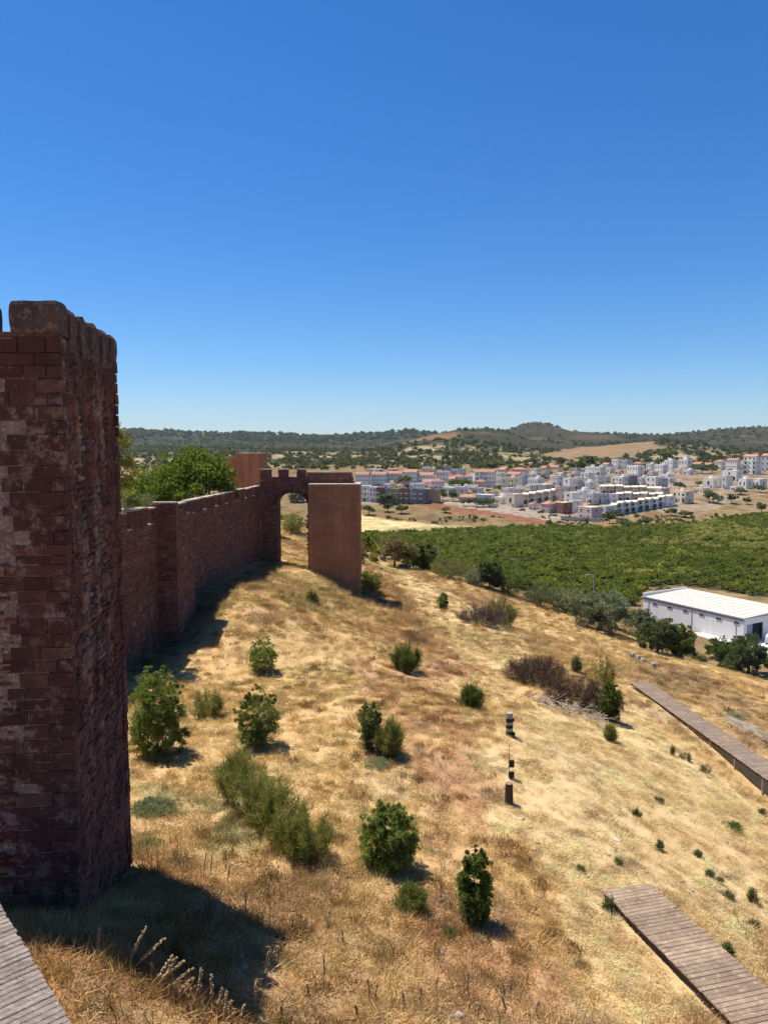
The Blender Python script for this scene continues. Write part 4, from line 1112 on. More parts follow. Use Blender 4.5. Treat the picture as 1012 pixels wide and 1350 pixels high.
# ------------------------------------------------------------------ scattered stuff: one object, instances from geometry nodes
def scatter(name, pts, rotz, scl, tint, variants, vi):
    src = bpy.data.collections.new(name + "_kinds")
    for m in variants:
        src.objects.link(bpy.data.objects.new(name + "_kind", m))
    me = bpy.data.meshes.new(name)
    n = len(pts); me.vertices.add(n); me.vertices.foreach_set("co", np.asarray(pts, np.float32).ravel())
    for nm, ty, arr, key in (("rz", 'FLOAT', rotz, "value"), ("scl", 'FLOAT_VECTOR', scl, "vector"), ("vi", 'INT', vi, "value")):
        a = me.attributes.new(nm, ty, 'POINT'); a.data.foreach_set(key, np.asarray(arr, np.int32 if ty == 'INT' else np.float32).ravel())
    a = me.attributes.new("tint", 'FLOAT_COLOR', 'POINT'); c = np.ones((n, 4), np.float32); c[:, :3] = tint; a.data.foreach_set("color", c.ravel())
    o = tag(link(name, me), kind='stuff')
    ng = bpy.data.node_groups.new(name + "_nodes", 'GeometryNodeTree')
    ng.interface.new_socket("Geometry", in_out='INPUT', socket_type='NodeSocketGeometry')
    ng.interface.new_socket("Geometry", in_out='OUTPUT', socket_type='NodeSocketGeometry')
    N = ng.nodes.new; Lk = ng.links.new
    gi, go = N('NodeGroupInput'), N('NodeGroupOutput')
    ip = N('GeometryNodeInstanceOnPoints'); ci = N('GeometryNodeCollectionInfo')
    ci.inputs['Collection'].default_value = src; ci.inputs['Separate Children'].default_value = True; ci.inputs['Reset Children'].default_value = True
    def att(nm, ty):
        a = N('GeometryNodeInputNamedAttribute'); a.data_type = ty; a.inputs['Name'].default_value = nm; return a.outputs['Attribute']
    mtp = N('GeometryNodeMeshToPoints')
    Lk(gi.outputs[0], mtp.inputs[0]); Lk(mtp.outputs[0], ip.inputs['Points'])
    Lk(ci.outputs[0], ip.inputs['Instance']); ip.inputs['Pick Instance'].default_value = True
    Lk(att("vi", 'INT'), ip.inputs['Instance Index'])
    cx = N('ShaderNodeCombineXYZ'); Lk(att("rz", 'FLOAT'), cx.inputs[2])
    er = N('FunctionNodeEulerToRotation'); Lk(cx.outputs[0], er.inputs[0]); Lk(er.outputs[0], ip.inputs['Rotation'])
    Lk(att("scl", 'FLOAT_VECTOR'), ip.inputs['Scale'])
    Lk(ip.outputs[0], go.inputs[0])
    md = o.modifiers.new("scatter", 'NODES'); md.node_group = ng
    return o

def tuft(seed, n, R, up, lmin, lmax, wd):
    g = np.random.default_rng(seed)
    a = g.uniform(0, 6.283, n); rr = np.sqrt(g.random(n)) * R
    p = np.stack([np.cos(a) * rr, np.sin(a) * rr, g.uniform(-.02, .05, n) * (1 if up > .5 else 1)], 1)
    d = unit(np.stack([g.normal(size=n), g.normal(size=n), np.abs(g.normal(size=n)) * up * 1.5 + up], 1))
    V, F = blades(p, d, g.uniform(lmin, lmax, n), wd * g.uniform(.6, 1.5, n), g)
    return mesh_np("tuft", V, F, M_GRASS_I)
# blade lengths are for scale 1
TUFTS = [tuft(1, 54, .36, .12, .08, .30, .008), tuft(2, 54, .36, .18, .08, .30, .009), tuft(3, 48, .32, .6, .10, .34, .008), tuft(4, 48, .30, .8, .10, .40, .008),
         tuft(5, 22, .26, 1.6, .25, .62, .006), tuft(6, 46, .36, .3, .12, .42, .0085), tuft(7, 9, .16, 2.6, .35, .8, .0075), tuft(8, 70, .26, .9, .06, .24, .010)]
BWALKS = []          # filled with ground rectangles to keep the grass off
PILOT = None
# ------------------------------------------------------------------ boardwalks
M_PLANK = noisy("weathered_planks", (.31, .225, .155), (.22, .152, .105), 1.6, .92, (.38, .30, .225), 6, .6, 30, rand=.16)
M_PLANK2 = noisy("grey_planks", (.25, .185, .135), (.175, .125, .092), 1.6, .92, (.31, .245, .19), 6, .5, 30, rand=.14)
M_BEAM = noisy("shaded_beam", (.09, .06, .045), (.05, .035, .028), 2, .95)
def plank_mesh(w, d, h, seed, mat, grooves=0):
    r = random.Random(seed); m = MB()
    if grooves:
        g = d / grooves
        m.box((0, 0, -h * .15), (w, d, h * .7))
        for k in range(grooves):
            m.box((0, -d / 2 + g * (k + .5), h * .27), (w, g * .80, h * .16))
    else:
        b_ = .012
        V = []
        for z, i in ((-h / 2, 0), (h / 2 - b_, 0), (h / 2, b_)):
            for sx, sy in ((-1, -1), (1, -1), (1, 1), (-1, 1)):
                V.append((sx * (w / 2 - i + r.uniform(-.012, .012)), sy * (d / 2 - i), z + r.uniform(-.003, .003)))
        F = [(3, 2, 1, 0), (8, 9, 10, 11)] + [(l + k, l + (k + 1) % 4, l + 4 + (k + 1) % 4, l + 4 + k) for l in (0, 4) for k in range(4)]
        m.raw(V, F)
    return m.build("plank", mat, link_it=False)
def boardwalk(a, b_, side, width, pitch, label, mat, seed, posts=0, grooves=0, thick=.045, ext=0.0, gap=.017):
    """a -> b_ : one edge of the deck (deck surface points); side = +1 deck on the left of the direction"""
    a = Vector(a); b_ = Vector(b_); d = (b_ - a); L = d.length + ext; d.normalize()
    hd = Vector((d.x, d.y, 0)).normalized(); n = Vector((-hd.y, hd.x, 0)) * side
    mid = a + n * width / 2
    root = empty("boardwalk", tuple(mid), label, "boardwalk")
    kinds = [plank_mesh(width, pitch - gap, thick, seed + k, mat, grooves) for k in range(4)]
    r = random.Random(seed); rz = math.atan2(n.y, n.x) ; tilt = math.asin(d.z)
    k = 0; u = pitch / 2
    while u < L:
        c = d * u
        o = link("plank", r.choice(kinds), root, (c.x + r.uniform(-.012, .012) * n.x, c.y + r.uniform(-.012, .012) * n.y, c.z - thick / 2 + r.uniform(-.004, .004)), (0, r.uniform(-.004, .004), rz + r.uniform(-.005, .005)))
        o.rotation_euler.x = (-tilt if side < 0 else tilt) 
        u += pitch; k += 1
    for s in (-1, 1):
        m = MB(); off = n * (width / 2 - .10) * s
        p0 = off + Vector((0, 0, -thick - .075)); p1 = off + d * L + Vector((0, 0, -thick - .075))
        c = (p0 + p1) / 2; M3 = Matrix((d, hd.cross(Vector((0, 0, 1))) , Vector((0, 0, 1)))).transposed()
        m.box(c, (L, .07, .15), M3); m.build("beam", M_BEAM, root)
        if posts:
            pu = 1.0
            while pu < L:
                q = mid + off + d * pu; gz = ground(q.x, q.y) - .2
                h = q.z - thick - gz
                if h > .2:
                    m = MB(); m.box((0, 0, 0), (.10, .10, h)); o = m.build("support_post", noisy_post, root)
                    o.location = (q.x - mid.x, q.y - mid.y, gz + h / 2 - mid.z); o.rotation_euler.z = rz
                pu += posts
    BWALKS.append((a.xy, (a + d * L).xy, (n * width).xy))
    return root
noisy_post = noisy("post_wood", (.34, .27, .22), (.22, .17, .13), 3, .92)
def width_of(a, b_, c):
    a, b_, c = [Vector(v) for v in (a, b_, c)]; d = (b_ - a).xy.normalized(); e = (c - a).xy
    return abs(d.x * e.y - d.y * e.x)
a, b_, c = G(793, 1174, .22), G(966, 1349, .30), G(867, 1167, .22)
boardwalk(a, b_, 1, width_of(a, b_, c) * .70, .155, "lower plank boardwalk running off the bottom right corner, its far end square in the grass", M_PLANK, 500, ext=5.0)
a, b_, c = G(829, 899, .40), G(1011, 1028, 1.15), G(1011, 1000, 1.15)
boardwalk(a, b_, 1, width_of(a, b_, c) * .72, .15, "upper boardwalk raised on short posts along the right side of the slope", M_PLANK2, 520, posts=2.9, ext=9.0)
a = Vector(P(0, 1190, 12.5)); b_ = Vector(P(95, 1350, 9.8))
d_ = (b_ - a).normalized(); a = a - d_ * 1.6
boardwalk(a, b_, -1, 2.0, .125, "sunlit grey boardwalk corner cut off at the bottom left below the near tower", noisy("grooved_planks", (.26, .215, .18), (.17, .135, .115), 5, .9, (.31, .27, .235), 16, .7, 30, stretch=(.5, 1, 1), rand=.12), 540, grooves=0, ext=3.5, gap=.007)
# grey slab strip beyond the raised boardwalk
m = MB(); q0, q1, q2, q3 = [Vector(G(x_, y_)) for x_, y_ in ((944, 948), (1030, 988), (1030, 976), (965, 945))]
V = [tuple(q + Vector((0, 0, dz))) for dz in (-.2, .10) for q in (q0, q1, q2, q3)]
m.raw(V, BOXF)
tag(m.build("path_slab", noisy("old_concrete", (.33, .29, .25), (.24, .20, .17), 2, .95, (.40, .36, .31), 9, .5, 20)), kind='structure')

# ------------------------------------------------------------------ posts and small things in the grass
M_BLACK = noisy("plain_black", (.018, .017, .017), (.03, .028, .026), 8, .7)  # plain black for bands, boxes, rod and plates
M_GREYW = noisy("grey_post_wood", (.36, .33, .31), (.26, .24, .22), 8, .9)
M_BROWNW = noisy("brown_post_wood", (.085, .045, .036), (.055, .03, .026), 8, .9, (.14, .08, .065), 20)
M_TOPW = noisy("sawn_post_top", (.26, .16, .14), (.20, .12, .10), 14, .9)
q = G(671, 970)
t = empty("striped_post", tuple(q), "grey post ringed with broad black bands standing in the pale grass", "post")
m = MB(); m.tube([(0, 0, -.2), (0, 0, 1.13)], [.165, .155], 14); m.build("post", M_GREYW, t)
for z0, h in ((.02, .22), (.40, .15), (.70, .17)):
    m = MB(); m.tube([(0, 0, z0), (0, 0, z0 + h)], .172, 14); m.build("band", M_BLACK, t)
m = MB(); m.box((.20, -.02, .06), (.12, .12, .22)); m.box((.185, -.02, .78), (.06, .08, .12)); m.build("side_block", M_BLACK, t)  # black boxes on the post's right side
q = G(670, 1026)
t = empty("marker_rod", tuple(q), "thin metal rod carrying two small black plates between the two thick posts", "rod")
m = MB(); m.tube([(0, 0, -.1), (.02, 0, 1.45)], .012, 6); m.build("rod", M_BLACK, t)
for z0, h in ((.04, .24), (.50, .28)):
    m = MB(); m.box((.115, -.02, z0 + h / 2), (.20, .14, h)); m.build("plate", M_BLACK, t)
q = G(670, 1059)
t = empty("wooden_post", tuple(q), "short thick dark brown wooden post nearest the camera in the row", "post")
m = MB(); m.tube([(0, 0, -.2), (.01, 0, .80)], [.165, .15], 14); m.build("post", M_BROWNW, t)
m = MB(); m.tube([(.01, 0, .80), (.01, 0, .815)], [.148, .145], 14); m.build("post_top", M_TOPW, t)
m = MB(); m.tube([(.16, -.05, -.05), (.14, -.02, .45)], .022, 6); m.build("stake", M_GREYW, t)
M_ROCK = noisy("grey_stone", (.36, .33, .29), (.22, .20, .175), 3, .95, (.48, .45, .41), 9, .8, 12)
M_DROCK = noisy("dark_stone", (.10, .09, .09), (.17, .15, .14), 4, .95, (.3, .28, .27), 12, .8, 12)
def rock(px, py, w, h, mat, label, seed, name="stone", group=None, amp=.18):
    q, W, H = at_px(px, py, w, h)
    me = rough_box(name, (W, W * .8, H + .12), 5, W * amp, mat, seed, 1.6 / max(W, .2), .3)
    return tag(link(name, me, None, (q[0], q[1], q[2] - .12), (0, 0, seed * 1.3)), label, "stone", group)
for i, (x_, y_, w_, h_) in enumerate([(833, 868, 5, 8), (840, 871, 6, 8), (847, 874, 6, 7), (861, 881, 6, 9)]):
    rock(x_, y_, w_, h_, M_ROCK, ["leftmost upright grey block of the short row above the raised boardwalk", "second grey block of the short row above the raised boardwalk", "third grey block, between two others, above the raised boardwalk", "lone grey block standing apart at the right end of the short row"][i], 3 + i, "stone_block", "grey stone blocks above the boardwalk", .07)
rock(504, 739, 7, 8, M_DROCK, "dark stone at the crest left of the brownish bare tree", 21)
rock(512, 739, 7, 6, M_ROCK, "pale grey stone touching the dark crest stone", 22)
rock(502, 752, 5, 5, M_DROCK, "small dark stone on the upper end of the pale track", 23)
rock(530, 749, 9, 6, M_DROCK, "flat dark stone under the bare brownish tree", 24)
rock(538, 750, 6, 7, M_ROCK, "light stone under the thin brownish tree", 25)
rock(811, 1107, 10, 3, noisy("white_stone", (.62, .60, .55), (.5, .47, .42), 6), "small flat whitish stone lying alone in the pale grass", 26)
rock(637, 1136, 8, 9, M_ROCK, "pale stone just behind the top of the column shaped bush", 27)

# ------------------------------------------------------------------ street lamps
M_STEEL = noisy("galvanised_steel", (.52, .53, .54), (.44, .45, .46), 2, .55, spec=.4)
def lamp(px, Y, arm, label):
    q = P(px, 760, Y); z = ground(q[0], Y)
    t = empty("street_lamp", (q[0], Y, z), label, "street lamp", "street lamps along the valley road")
    m = MB(); m.tube([(0, 0, -.3), (0, 0, 7.9)], [.13, .085], 8); m.build("pole", M_STEEL, t)
    m = MB(); m.tube([(0, 0, 7.85), (-arm, 0, 8.05)], [.06, .05], 6); m.build("arm", M_STEEL, t)
    m = MB(); m.box((-arm - .25, 0, 8.06), (.9, .34, .14)); m.box((-arm - .3, 0, 7.97), (.6, .26, .06)); m.build("lamp_head", M_STEEL, t)
lamp(680.5, 257, 1.3, "tallest looking street lamp, right of the lone dark olive")
lamp(782, 225, 1.9, "street lamp whose head shows just above the widest olive")
lamp(577.5, 290, 1.3, "farthest street lamp, beside the dark green tree")

# ------------------------------------------------------------------ white warehouse
M_WHITE = noisy("white_render", (.80, .80, .79), (.72, .71, .69), .5, .85, (.70, .68, .65), 2.0, stretch=(1.2, 1.2, .12))
M_ROOFW = noisy("white_sheet_roof", (.56, .52, .46), (.50, .46, .40), .15, .85, (.44, .40, .34), 1.3)
M_FASCIA = noisy("grey_fascia", (.30, .30, .33), (.26, .26, .29), .5, .8)
M_GLASS = noisy("dark_glass", (.025, .03, .035), (.04, .045, .05), 1, .25, spec=.5)
M_DARK = noisy("shade_dark", (.02, .02, .022), (.03, .03, .03), 1, .9)  # near black standing in for the shade inside openings
W0 = Vector((71.7, 202, -47)); W1 = Vector((86.5, 175, -47))
wd = (W1 - W0).normalized(); wn2 = Vector((-wd.y, wd.x, 0)); WLEN = (W1 - W0).length; WWID = 17.2; WH = 6.2
wh = empty("warehouse", tuple(W0), "long white flat roofed warehouse with a row of small dark windows beside the orchard", "warehouse")
RZ = math.atan2(wd.y, wd.x); wh.rotation_euler = (0, 0, RZ)      # local x along the long wall, y into the building
def whb(name, mat, *boxes):
    m = MB()
    for c, d in boxes: m.box(c, d)
    return m.build(name, mat, wh)
whb("wall", M_WHITE, ((WLEN / 2, .15, 2.5), (WLEN, .3, 6.6)), ((WLEN / 2, WWID - .15, 2.5), (WLEN, .3, 6.6)), ((.15, WWID / 2, 2.5), (.3, WWID - .6, 6.6)),
    ((WLEN - .15, 1.75, 2.5), (.3, 2.9, 6.6)), ((WLEN - .15, 12.2, 2.5), (.3, 9.4, 6.6)), ((WLEN - .15, 5.3, 5.1), (.3, 4.2, 1.4)))
whb("fascia", M_FASCIA, ((WLEN / 2, -.06, WH - .62), (WLEN + .2, .12, .62)))
m = MB(); V = [(-.15, -.2, WH - .3), (WLEN + .15, -.2, WH - .3), (WLEN + .15, WWID + .2, WH - .1), (-.15, WWID + .2, WH - .1),
               (-.15, -.2, WH - .1), (WLEN + .15, -.2, WH - .1), (WLEN + .15, WWID + .2, WH + .5), (-.15, WWID + .2, WH + .5)]
m.raw(V, BOXF); m.build("roof", M_ROOFW, wh)
for k in range(15):
    o = whb("roof_seam", M_ROOFW, ((0, 0, 0), (.09, WWID + .2, .05))); o.location = (1.0 + k * 2.08, WWID / 2, WH + .23); o.rotation_euler = (math.atan2(.6, WWID + .4), 0, 0)
whb("parapet", M_WHITE, ((.1, WWID / 2, WH + .35), (.25, WWID + .3, .9)))
for k in range(6):
    x_ = 4.1 + k * 4.95
    whb("window_frame", M_WHITE, ((x_, -.05, 4.62), (1.75, .08, .72)))
    whb("window", M_GLASS, ((x_, -.075, 4.62), (1.5, .09, .5)))
whb("gutter", M_FASCIA, ((WLEN / 2, -.19, WH - .32), (WLEN + .2, .12, .12)))
whb("downpipe", M_FASCIA, ((2.0, -.07, 2.6), (.1, .1, 5.2)))
whb("downpipe", M_FASCIA, ((WLEN - 2.0, -.07, 2.6), (.1, .1, 5.2)))
whb("downpipe", M_FASCIA, ((WLEN * .52, -.07, 2.6), (.1, .1, 5.2)))
whb("doorway", M_DARK, ((WLEN - .9, 5.3, 2.0), (.2, 4.2, 5.0)))  # dark sheet behind the door gap, its colour standing in for indoor shade
whb("sliding_door", M_FASCIA, ((WLEN + .08, 2.2, 2.1), (.08, 1.9, 4.3)))
m = MB(); V = []
for c in ((WLEN - 14, -3.2), (WLEN + 26, -7), (WLEN + 26, 16), (WLEN + .5, 16), ): V.append(c)
pv = [Vector((W0.x, W0.y, 0)) + wd * c[0] + wn2 * c[1] for c in V]
m.raw([(v.x, v.y, z) for z in (-47.3, -46.94) for v in pv], BOXF)
tag(m.build("concrete_apron", noisy("pale_concrete", (.50, .48, .45), (.42, .40, .37), .5, .9)), kind='structure')

# ------------------------------------------------------------------ vehicles
M_TYRE = noisy("tyre", (.02, .02, .02), (.03, .03, .03), 4)
M_PAINTS = [noisy("white_paint", (.78, .78, .77), (.74, .74, .73), 1, .35, spec=.5), noisy("dark_paint", (.05, .055, .065), (.04, .04, .05), 1, .3, spec=.5), noisy("red_paint", (.30, .035, .03), (.26, .03, .03), 1, .35, spec=.5), noisy("silver_paint", (.45, .46, .47), (.4, .41, .42), 1, .3, spec=.5)]
def car(px, py, yaw, paint, label, van=False, loc=None):
    q = Vector(loc) if loc is not None else Vector(G(px, py))
    t = empty("parked_van" if van else "parked_car", tuple(q), label, "van" if van else "car", None, yaw)
    L, W, H = (4.9, 1.95, 2.1) if van else (4.2, 1.75, 1.45)
    prof = [(-L / 2, .35), (-L / 2, H * .62), (-L / 2 + .1, H * .95), (-L / 2 + .4, H), (L * .16, H), (L * .30, H * .62), (L / 2 - .1, H * .52), (L / 2, .4)] if van else \
           [(-L / 2, .35), (-L / 2, .85), (-L * .40, .92), (-L * .26, H), (L * .06, H), (L * .22, .92), (L / 2 - .15, .78), (L / 2, .38)]
    n = len(prof); V = []
    for s, k in ((-1, 1), (1, 1)):
        for x_, z_ in prof: V.append((x_, s * (W / 2 - (.16 if z_ > .95 else 0)), z_))
    bm = bmesh.new(); vs = [bm.verts.new(v) for v in V]
    bm.faces.new(vs[:n]); bm.faces.new(vs[n:][::-1])
    for k in range(n): bm.faces.new((vs[k], vs[n + k], vs[n + (k + 1) % n], vs[(k + 1) % n]))
    bmesh.ops.recalc_face_normals(bm, faces=bm.faces[:]); me = bpy.data.meshes.new("body"); bm.to_mesh(me); bm.free(); me.materials.append(M_PAINTS[paint]); link("body", me, t)
    m = MB()
    for s in (-1, 1): m.box((-.2 if not van else L * .1, s * (W / 2 - .09), H * .80), (1.9 if not van else 1.0, .06, H * .22))
    m.build("side_windows", M_GLASS, t)
    for sx in (-1, 1):
        for sy in (-1, 1):
            m = MB(); m.tube([(sx * L * .3, sy * (W / 2 - .2), .32), (sx * L * .3, sy * (W / 2 + .01), .32)], .32, 10); m.build("wheel", M_TYRE, t)
car(654, 667, .1, 0, "white car parked on the town road below the low white building")
car(697, 668, .3, 1, "dark car parked below the balconied cream building")
car(688, 673, 2.9, 1, "dark car on the town road nearest the red earth bank")
car(712, 676, .2, 2, "red car parked left of the brick house")
car(726, 680, 3.0, 3, "silver car at the left end of the pink garden wall")
car(853, 687, 2.6, 0, "white van parked on dry ground below the front terrace", True)
car(0, 0, .9, 0, "white van standing at the warehouse's open doorway", True, tuple(W0 + wd * (WLEN + 3.2) + wn2 * 6.0 + Vector((0, 0, .06))))

# ------------------------------------------------------------------ orchard
OC = [(.028, .050, .008), (.050, .088, .012), (.095, .135, .02)]
ORCH = []
for s in range(5):
    g_ = np.random.default_rng(900 + s); r_ = random.Random(900 + s)
    ell = [((0, 0, 1.9), (1.9, 1.9, 1.5))] + [((math.cos(a) * 1.1, math.sin(a) * 1.1, r_.uniform(1.3, 2.6)), (1.1, 1.1, .95)) for a in [k * 1.26 + s for k in range(5)]]
    me = crown_mesh("orange_tree", ell, 34, 620, .62, .26, [(.55, .55, .55), (.95, .95, .95), (1.45, 1.4, 1.2)], 900 + s, csize=.3, mat=M_LEAF, hollow=.7)
    ORCH.append(me)
def tint_variant(me, col, mat):
    m2 = me.copy(); m2.materials.clear(); m2.materials.append(mat)
    a = m2.color_attributes["tint"]; v = np.empty(len(a.data) * 4, np.float32); a.data.foreach_get("color", v); v = v.reshape(-1, 4); v[:, :3] *= np.array(col); a.data.foreach_set("color", v.ravel())
    return m2
OV = [tint_variant(ORCH[i % 5], c, M_LEAF) for i, c in enumerate([(.17, .20, .024), (.20, .235, .03), (.13, .17, .022), (.27, .28, .04), (.18, .20, .03), (.38, .35, .10), (.15, .185, .025)])]
xs, ys = np.meshgrid(np.arange(-120, 480, 3.75), np.arange(150, 640, 4.1))
ca, sa = math.cos(.33), math.sin(.33)
ox = (xs - 60) * ca - (ys - 330) * sa + 60; oy = (xs - 60) * sa + (ys - 330) * ca + 330
ox = (ox + rng.uniform(-.7, .7, ox.shape)).ravel(); oy = (oy + rng.uniform(-.7, .7, oy.shape)).ravel()
k = inpoly(ox, oy, PG_ORCH) & (rng.random(ox.shape) > .05)
wl = (ox - W0.x) * wd.x + (oy - W0.y) * wd.y; wq = (ox - W0.x) * wn2.x + (oy - W0.y) * wn2.y
k &= ~((wl > -4) & (wl < WLEN + 30) & (wq > -9) & (wq < WWID + 5))
ox, oy = ox[k], oy[k]; oz = terrain(ox, oy)
osc = rng.uniform(.70, 1.08, len(ox)) * (1 - .25 * sstep(.5, .65, fbm(ox, oy, 60, 2, 171)))
ori = rng.integers(0, 5, len(ox)); yel = sstep(.52, .62, fbm(ox, oy, 45, 3, 177)) * sstep(60, 130, ox)
ori = np.where(rng.random(len(ox)) < .5 * yel, 5, np.where(rng.random(len(ox)) < .2, 6, ori))
zc_ = oy * CP - (oz + 3) * SP; opx = 506 + FPX * ox / zc_
los = np.ones(len(ox), bool)
for f_ in np.linspace(.12, .93, 46):
    los &= terrain(ox * f_, oy * f_) < (oz + 2.8) * f_
vis = np.where(los & (opx > 470) & (opx < 1018))[0]
vis = vis[np.argsort(np.hypot(ox[vis], oy[vis]))]
NEAR = set(vis[:300].tolist())
for i in vis[:300]:
    o = link("orange_tree", OV[ori[i]], None, (ox[i], oy[i], oz[i] - .25), (0, 0, rng.uniform(0, 6.28)), (osc[i], osc[i], osc[i] * rng.uniform(.9, 1.1)))
    tag(o, "rounded dark green orange tree in the nearest rows of the dense valley orchard", "tree", "orange trees in the near rows of the orchard")
rest = np.array([i for i in range(len(ox)) if i not in NEAR and (opx[i] > 440 and opx[i] < 1300)])
scatter("orchard", np.stack([ox[rest], oy[rest], oz[rest] - .25], 1), rng.uniform(0, 6.28, len(rest)), osc[rest][:, None] * np.ones((1, 3)), np.ones((len(rest), 3)), OV, ori[rest])

# ------------------------------------------------------------------ the town
def window_mesh():
    m = MB(); m.box((0, 0, 0), (1, .10, 1)); f = m.build("window", [M_GLASS, M_WINF], link_it=False)
    m2 = MB(); m2.box((0, 0, 0), (.82, .12, .84)); m2.box((0, .01, -.55), (1.15, .16, .08))
    V = np.concatenate([np.concatenate(m.V), np.concatenate(m2.V)]); F = np.concatenate([np.concatenate(m.F4), np.concatenate(m2.F4) + 8])
    me = mesh_np("window", V, F, [M_WINF, M_GLASS])
    idx = np.array([0] * 6 + [1] * 6 + [0] * 6, np.int32); me.polygons.foreach_set("material_index", idx)
    return me
M_WINF = noisy("window_frame_white", (.6, .6, .58), (.52, .52, .5), 2, .7)
WIN = window_mesh()
M_DOOR = noisy("brown_door", (.16, .09, .05), (.12, .07, .04), 2, .7)
_wm = {}
def wall_mat(c):
    if c not in _wm: _wm[c] = noisy("house_wall", c, tuple(v * .88 for v in c), .35, .9, tuple(v * .75 for v in c), 2.2)
    return _wm[c]
M_TILE = noisy("roof_tiles", (.40, .195, .125), (.30, .14, .09), .8, .9, (.46, .26, .18), 3, rand=.12)
M_FLAT = {}
def flat_mat(c):
    if c not in M_FLAT: M_FLAT[c] = noisy("flat_roof", c, tuple(v * .85 for v in c), .3, .9)
    return M_FLAT[c]
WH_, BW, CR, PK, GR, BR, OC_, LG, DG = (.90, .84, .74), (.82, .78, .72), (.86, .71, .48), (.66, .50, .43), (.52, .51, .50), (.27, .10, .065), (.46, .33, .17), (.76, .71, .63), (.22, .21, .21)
HOUSES = []; HB = []
def house(x0, x1, yt, yb, roof, wall, label, floors=2, n=3, depth=9.0, yaw=None, rc=None, balc=False, name="house", cat="house", group="houses of the town", shade_panel=False, side=True, door=True):
    if yaw is None: yaw = (-.72 if x0 > 640 else -.2) + rnd.uniform(-.06, .06) - (.12 if x0 > 900 else 0) * -1
    q = Vector(G((x0 + x1) / 2, yb)); dep = q.y * CP - q.z * SP
    w = (x1 - x0) * dep / FPX; H = (yb - yt) * dep / FPX
    az = math.atan2(q.x, q.y); rz = -az + yaw
    c = q + Vector((math.sin(az), math.cos(az), 0)) * depth * .5 * math.cos(yaw)
    w = w / max(.6, math.cos(yaw)) if abs(yaw) < .2 else w * (.86 if abs(yaw) < .6 else .74)
    t = empty(name, tuple(c), label, cat, group, rz)
    HB.append((x0, x1, yt, yb)); HOUSES.append(((x0 + x1) / 2, yb, " ".join(label.split()[:10])))
    rh = 0.0
    if roof in ('gable', 'hip'): rh = min(.9 if rc else 2.2, .30 * H); H -= rh
    m = MB(); m.box((0, 0, (H - 3.5) / 2), (w, depth, H + 3.5)); m.build("wall", wall_mat(wall), t)
    o = .25
    if roof == 'flat':
        m = MB(); m.box((0, 0, H + .06), (w + .1, depth + .1, .14)); m.box((0, -depth / 2 + .1, H + .31), (w + .06, .18, .36)); m.box((0, depth / 2 - .1, H + .31), (w + .06, .18, .36))
        m.box((-w / 2 + .1, 0, H + .31), (.18, depth - .4, .36)); m.box((w / 2 - .1, 0, H + .31), (.18, depth - .4, .36))
        rf = m.build("roof", flat_mat(rc or wall), t)
        r9 = random.Random(int(x0 * 13 + yb * 5))
        if w > 5 and r9.random() < .55:
            m = MB(); hx = r9.uniform(-.28, .28) * w; m.box((hx, depth * .15, H + 1.1), (2.6, 2.8, 2.2)); m.box((hx, depth * .15, H + 2.26), (2.9, 3.1, .12)); m.build("stair_hatch", wall_mat(wall), rf)
        if w > 4 and r9.random() < .5:
            m = MB(); hx = r9.uniform(-.35, .35) * w; m.tube([(hx, -depth * .1, H + .1), (hx, -depth * .1, H + 1.3)], .5, 10); m.build("water_tank", M_STEEL, rf)
        if r9.random() < .5:
            m = MB(); hx = r9.uniform(-.4, .4) * w; m.tube([(hx, 0, H), (hx, 0, H + 2.4)], .05, 5); m.box((hx, 0, H + 2.2), (1.0, .05, .05)); m.box((hx, 0, H + 1.9), (.7, .05, .05)); m.build("aerial", M_STEEL, rf)
    else:
        a, b__ = w / 2 + o, depth / 2 + o; ri = (min(b__, a) * .9 if roof == 'hip' else 0)
        V = [(-a, -b__, H), (a, -b__, H), (a, b__, H), (-a, b__, H), (-a + ri, 0, H + rh), (a - ri, 0, H + rh)]
        m = MB(); m.raw(V, [(0, 1, 5, 4), (2, 3, 4, 5)], [(1, 2, 5), (3, 0, 4)]); m.raw([(v[0], v[1], v[2] - .12) for v in V[:4]] + V[:4], BOXF[:1].tolist() + BOXF[2:].tolist())
        rf = m.build("roof", flat_mat(rc) if rc else M_TILE, t)
        if n > 1:
            m = MB(); m.box((w * .22, depth * .12, H + rh * .8), (.7, .7, 1.3)); m.build("chimney", wall_mat(wall), rf)
    fh = H / floors; bay = w / n; r = random.Random(int(x0 * 7 + yb * 3))
    for fl in range(floors):
        for k_ in range(n):
            x_ = -w / 2 + bay * (k_ + .5)
            big = balc and k_ % 2 == 0
            ww, wh_ = min(bay * (.58 if big else .34), 2.2), fh * (.60 if big else .40)
            link("window", WIN, t, (x_, -depth / 2 - .04, fl * fh + fh * (.42 if big else .54)), (0, 0, 0), (ww, 1, wh_))
        if side:
            for s in (-1, 1):
                if s * math.sin(rz + az * 0 + .0001) < 0 or True:
                    link("window", WIN, t, (s * (w / 2 + .04), r.uniform(-.2, .1) * depth, fl * fh + fh * .54), (0, 0, s * math.pi / 2), (1.2, 1, fh * .42))
        if balc and (fl > 0 or floors == 1):
            for k_ in range(0, n, 2):
                x_ = -w / 2 + bay * (k_ + .5)
                m = MB(); m.box((x_, -depth / 2 - .62, fl * fh + .08), (bay * .9, 1.2, .14)); m.box((x_, -depth / 2 - 1.18, fl * fh + .5), (bay * .9, .10, .75))
                m.build("balcony", wall_mat(WH_ if wall != WH_ else LG), t)
    if door and not shade_panel and w > 4:
        dx_ = -w / 2 + bay * (n // 2) if n > 1 else w * .3
        m = MB(); m.box((dx_, -depth / 2 - .04, 1.05), (1.0, .12, 2.1)); m.build("door", M_DOOR, t)
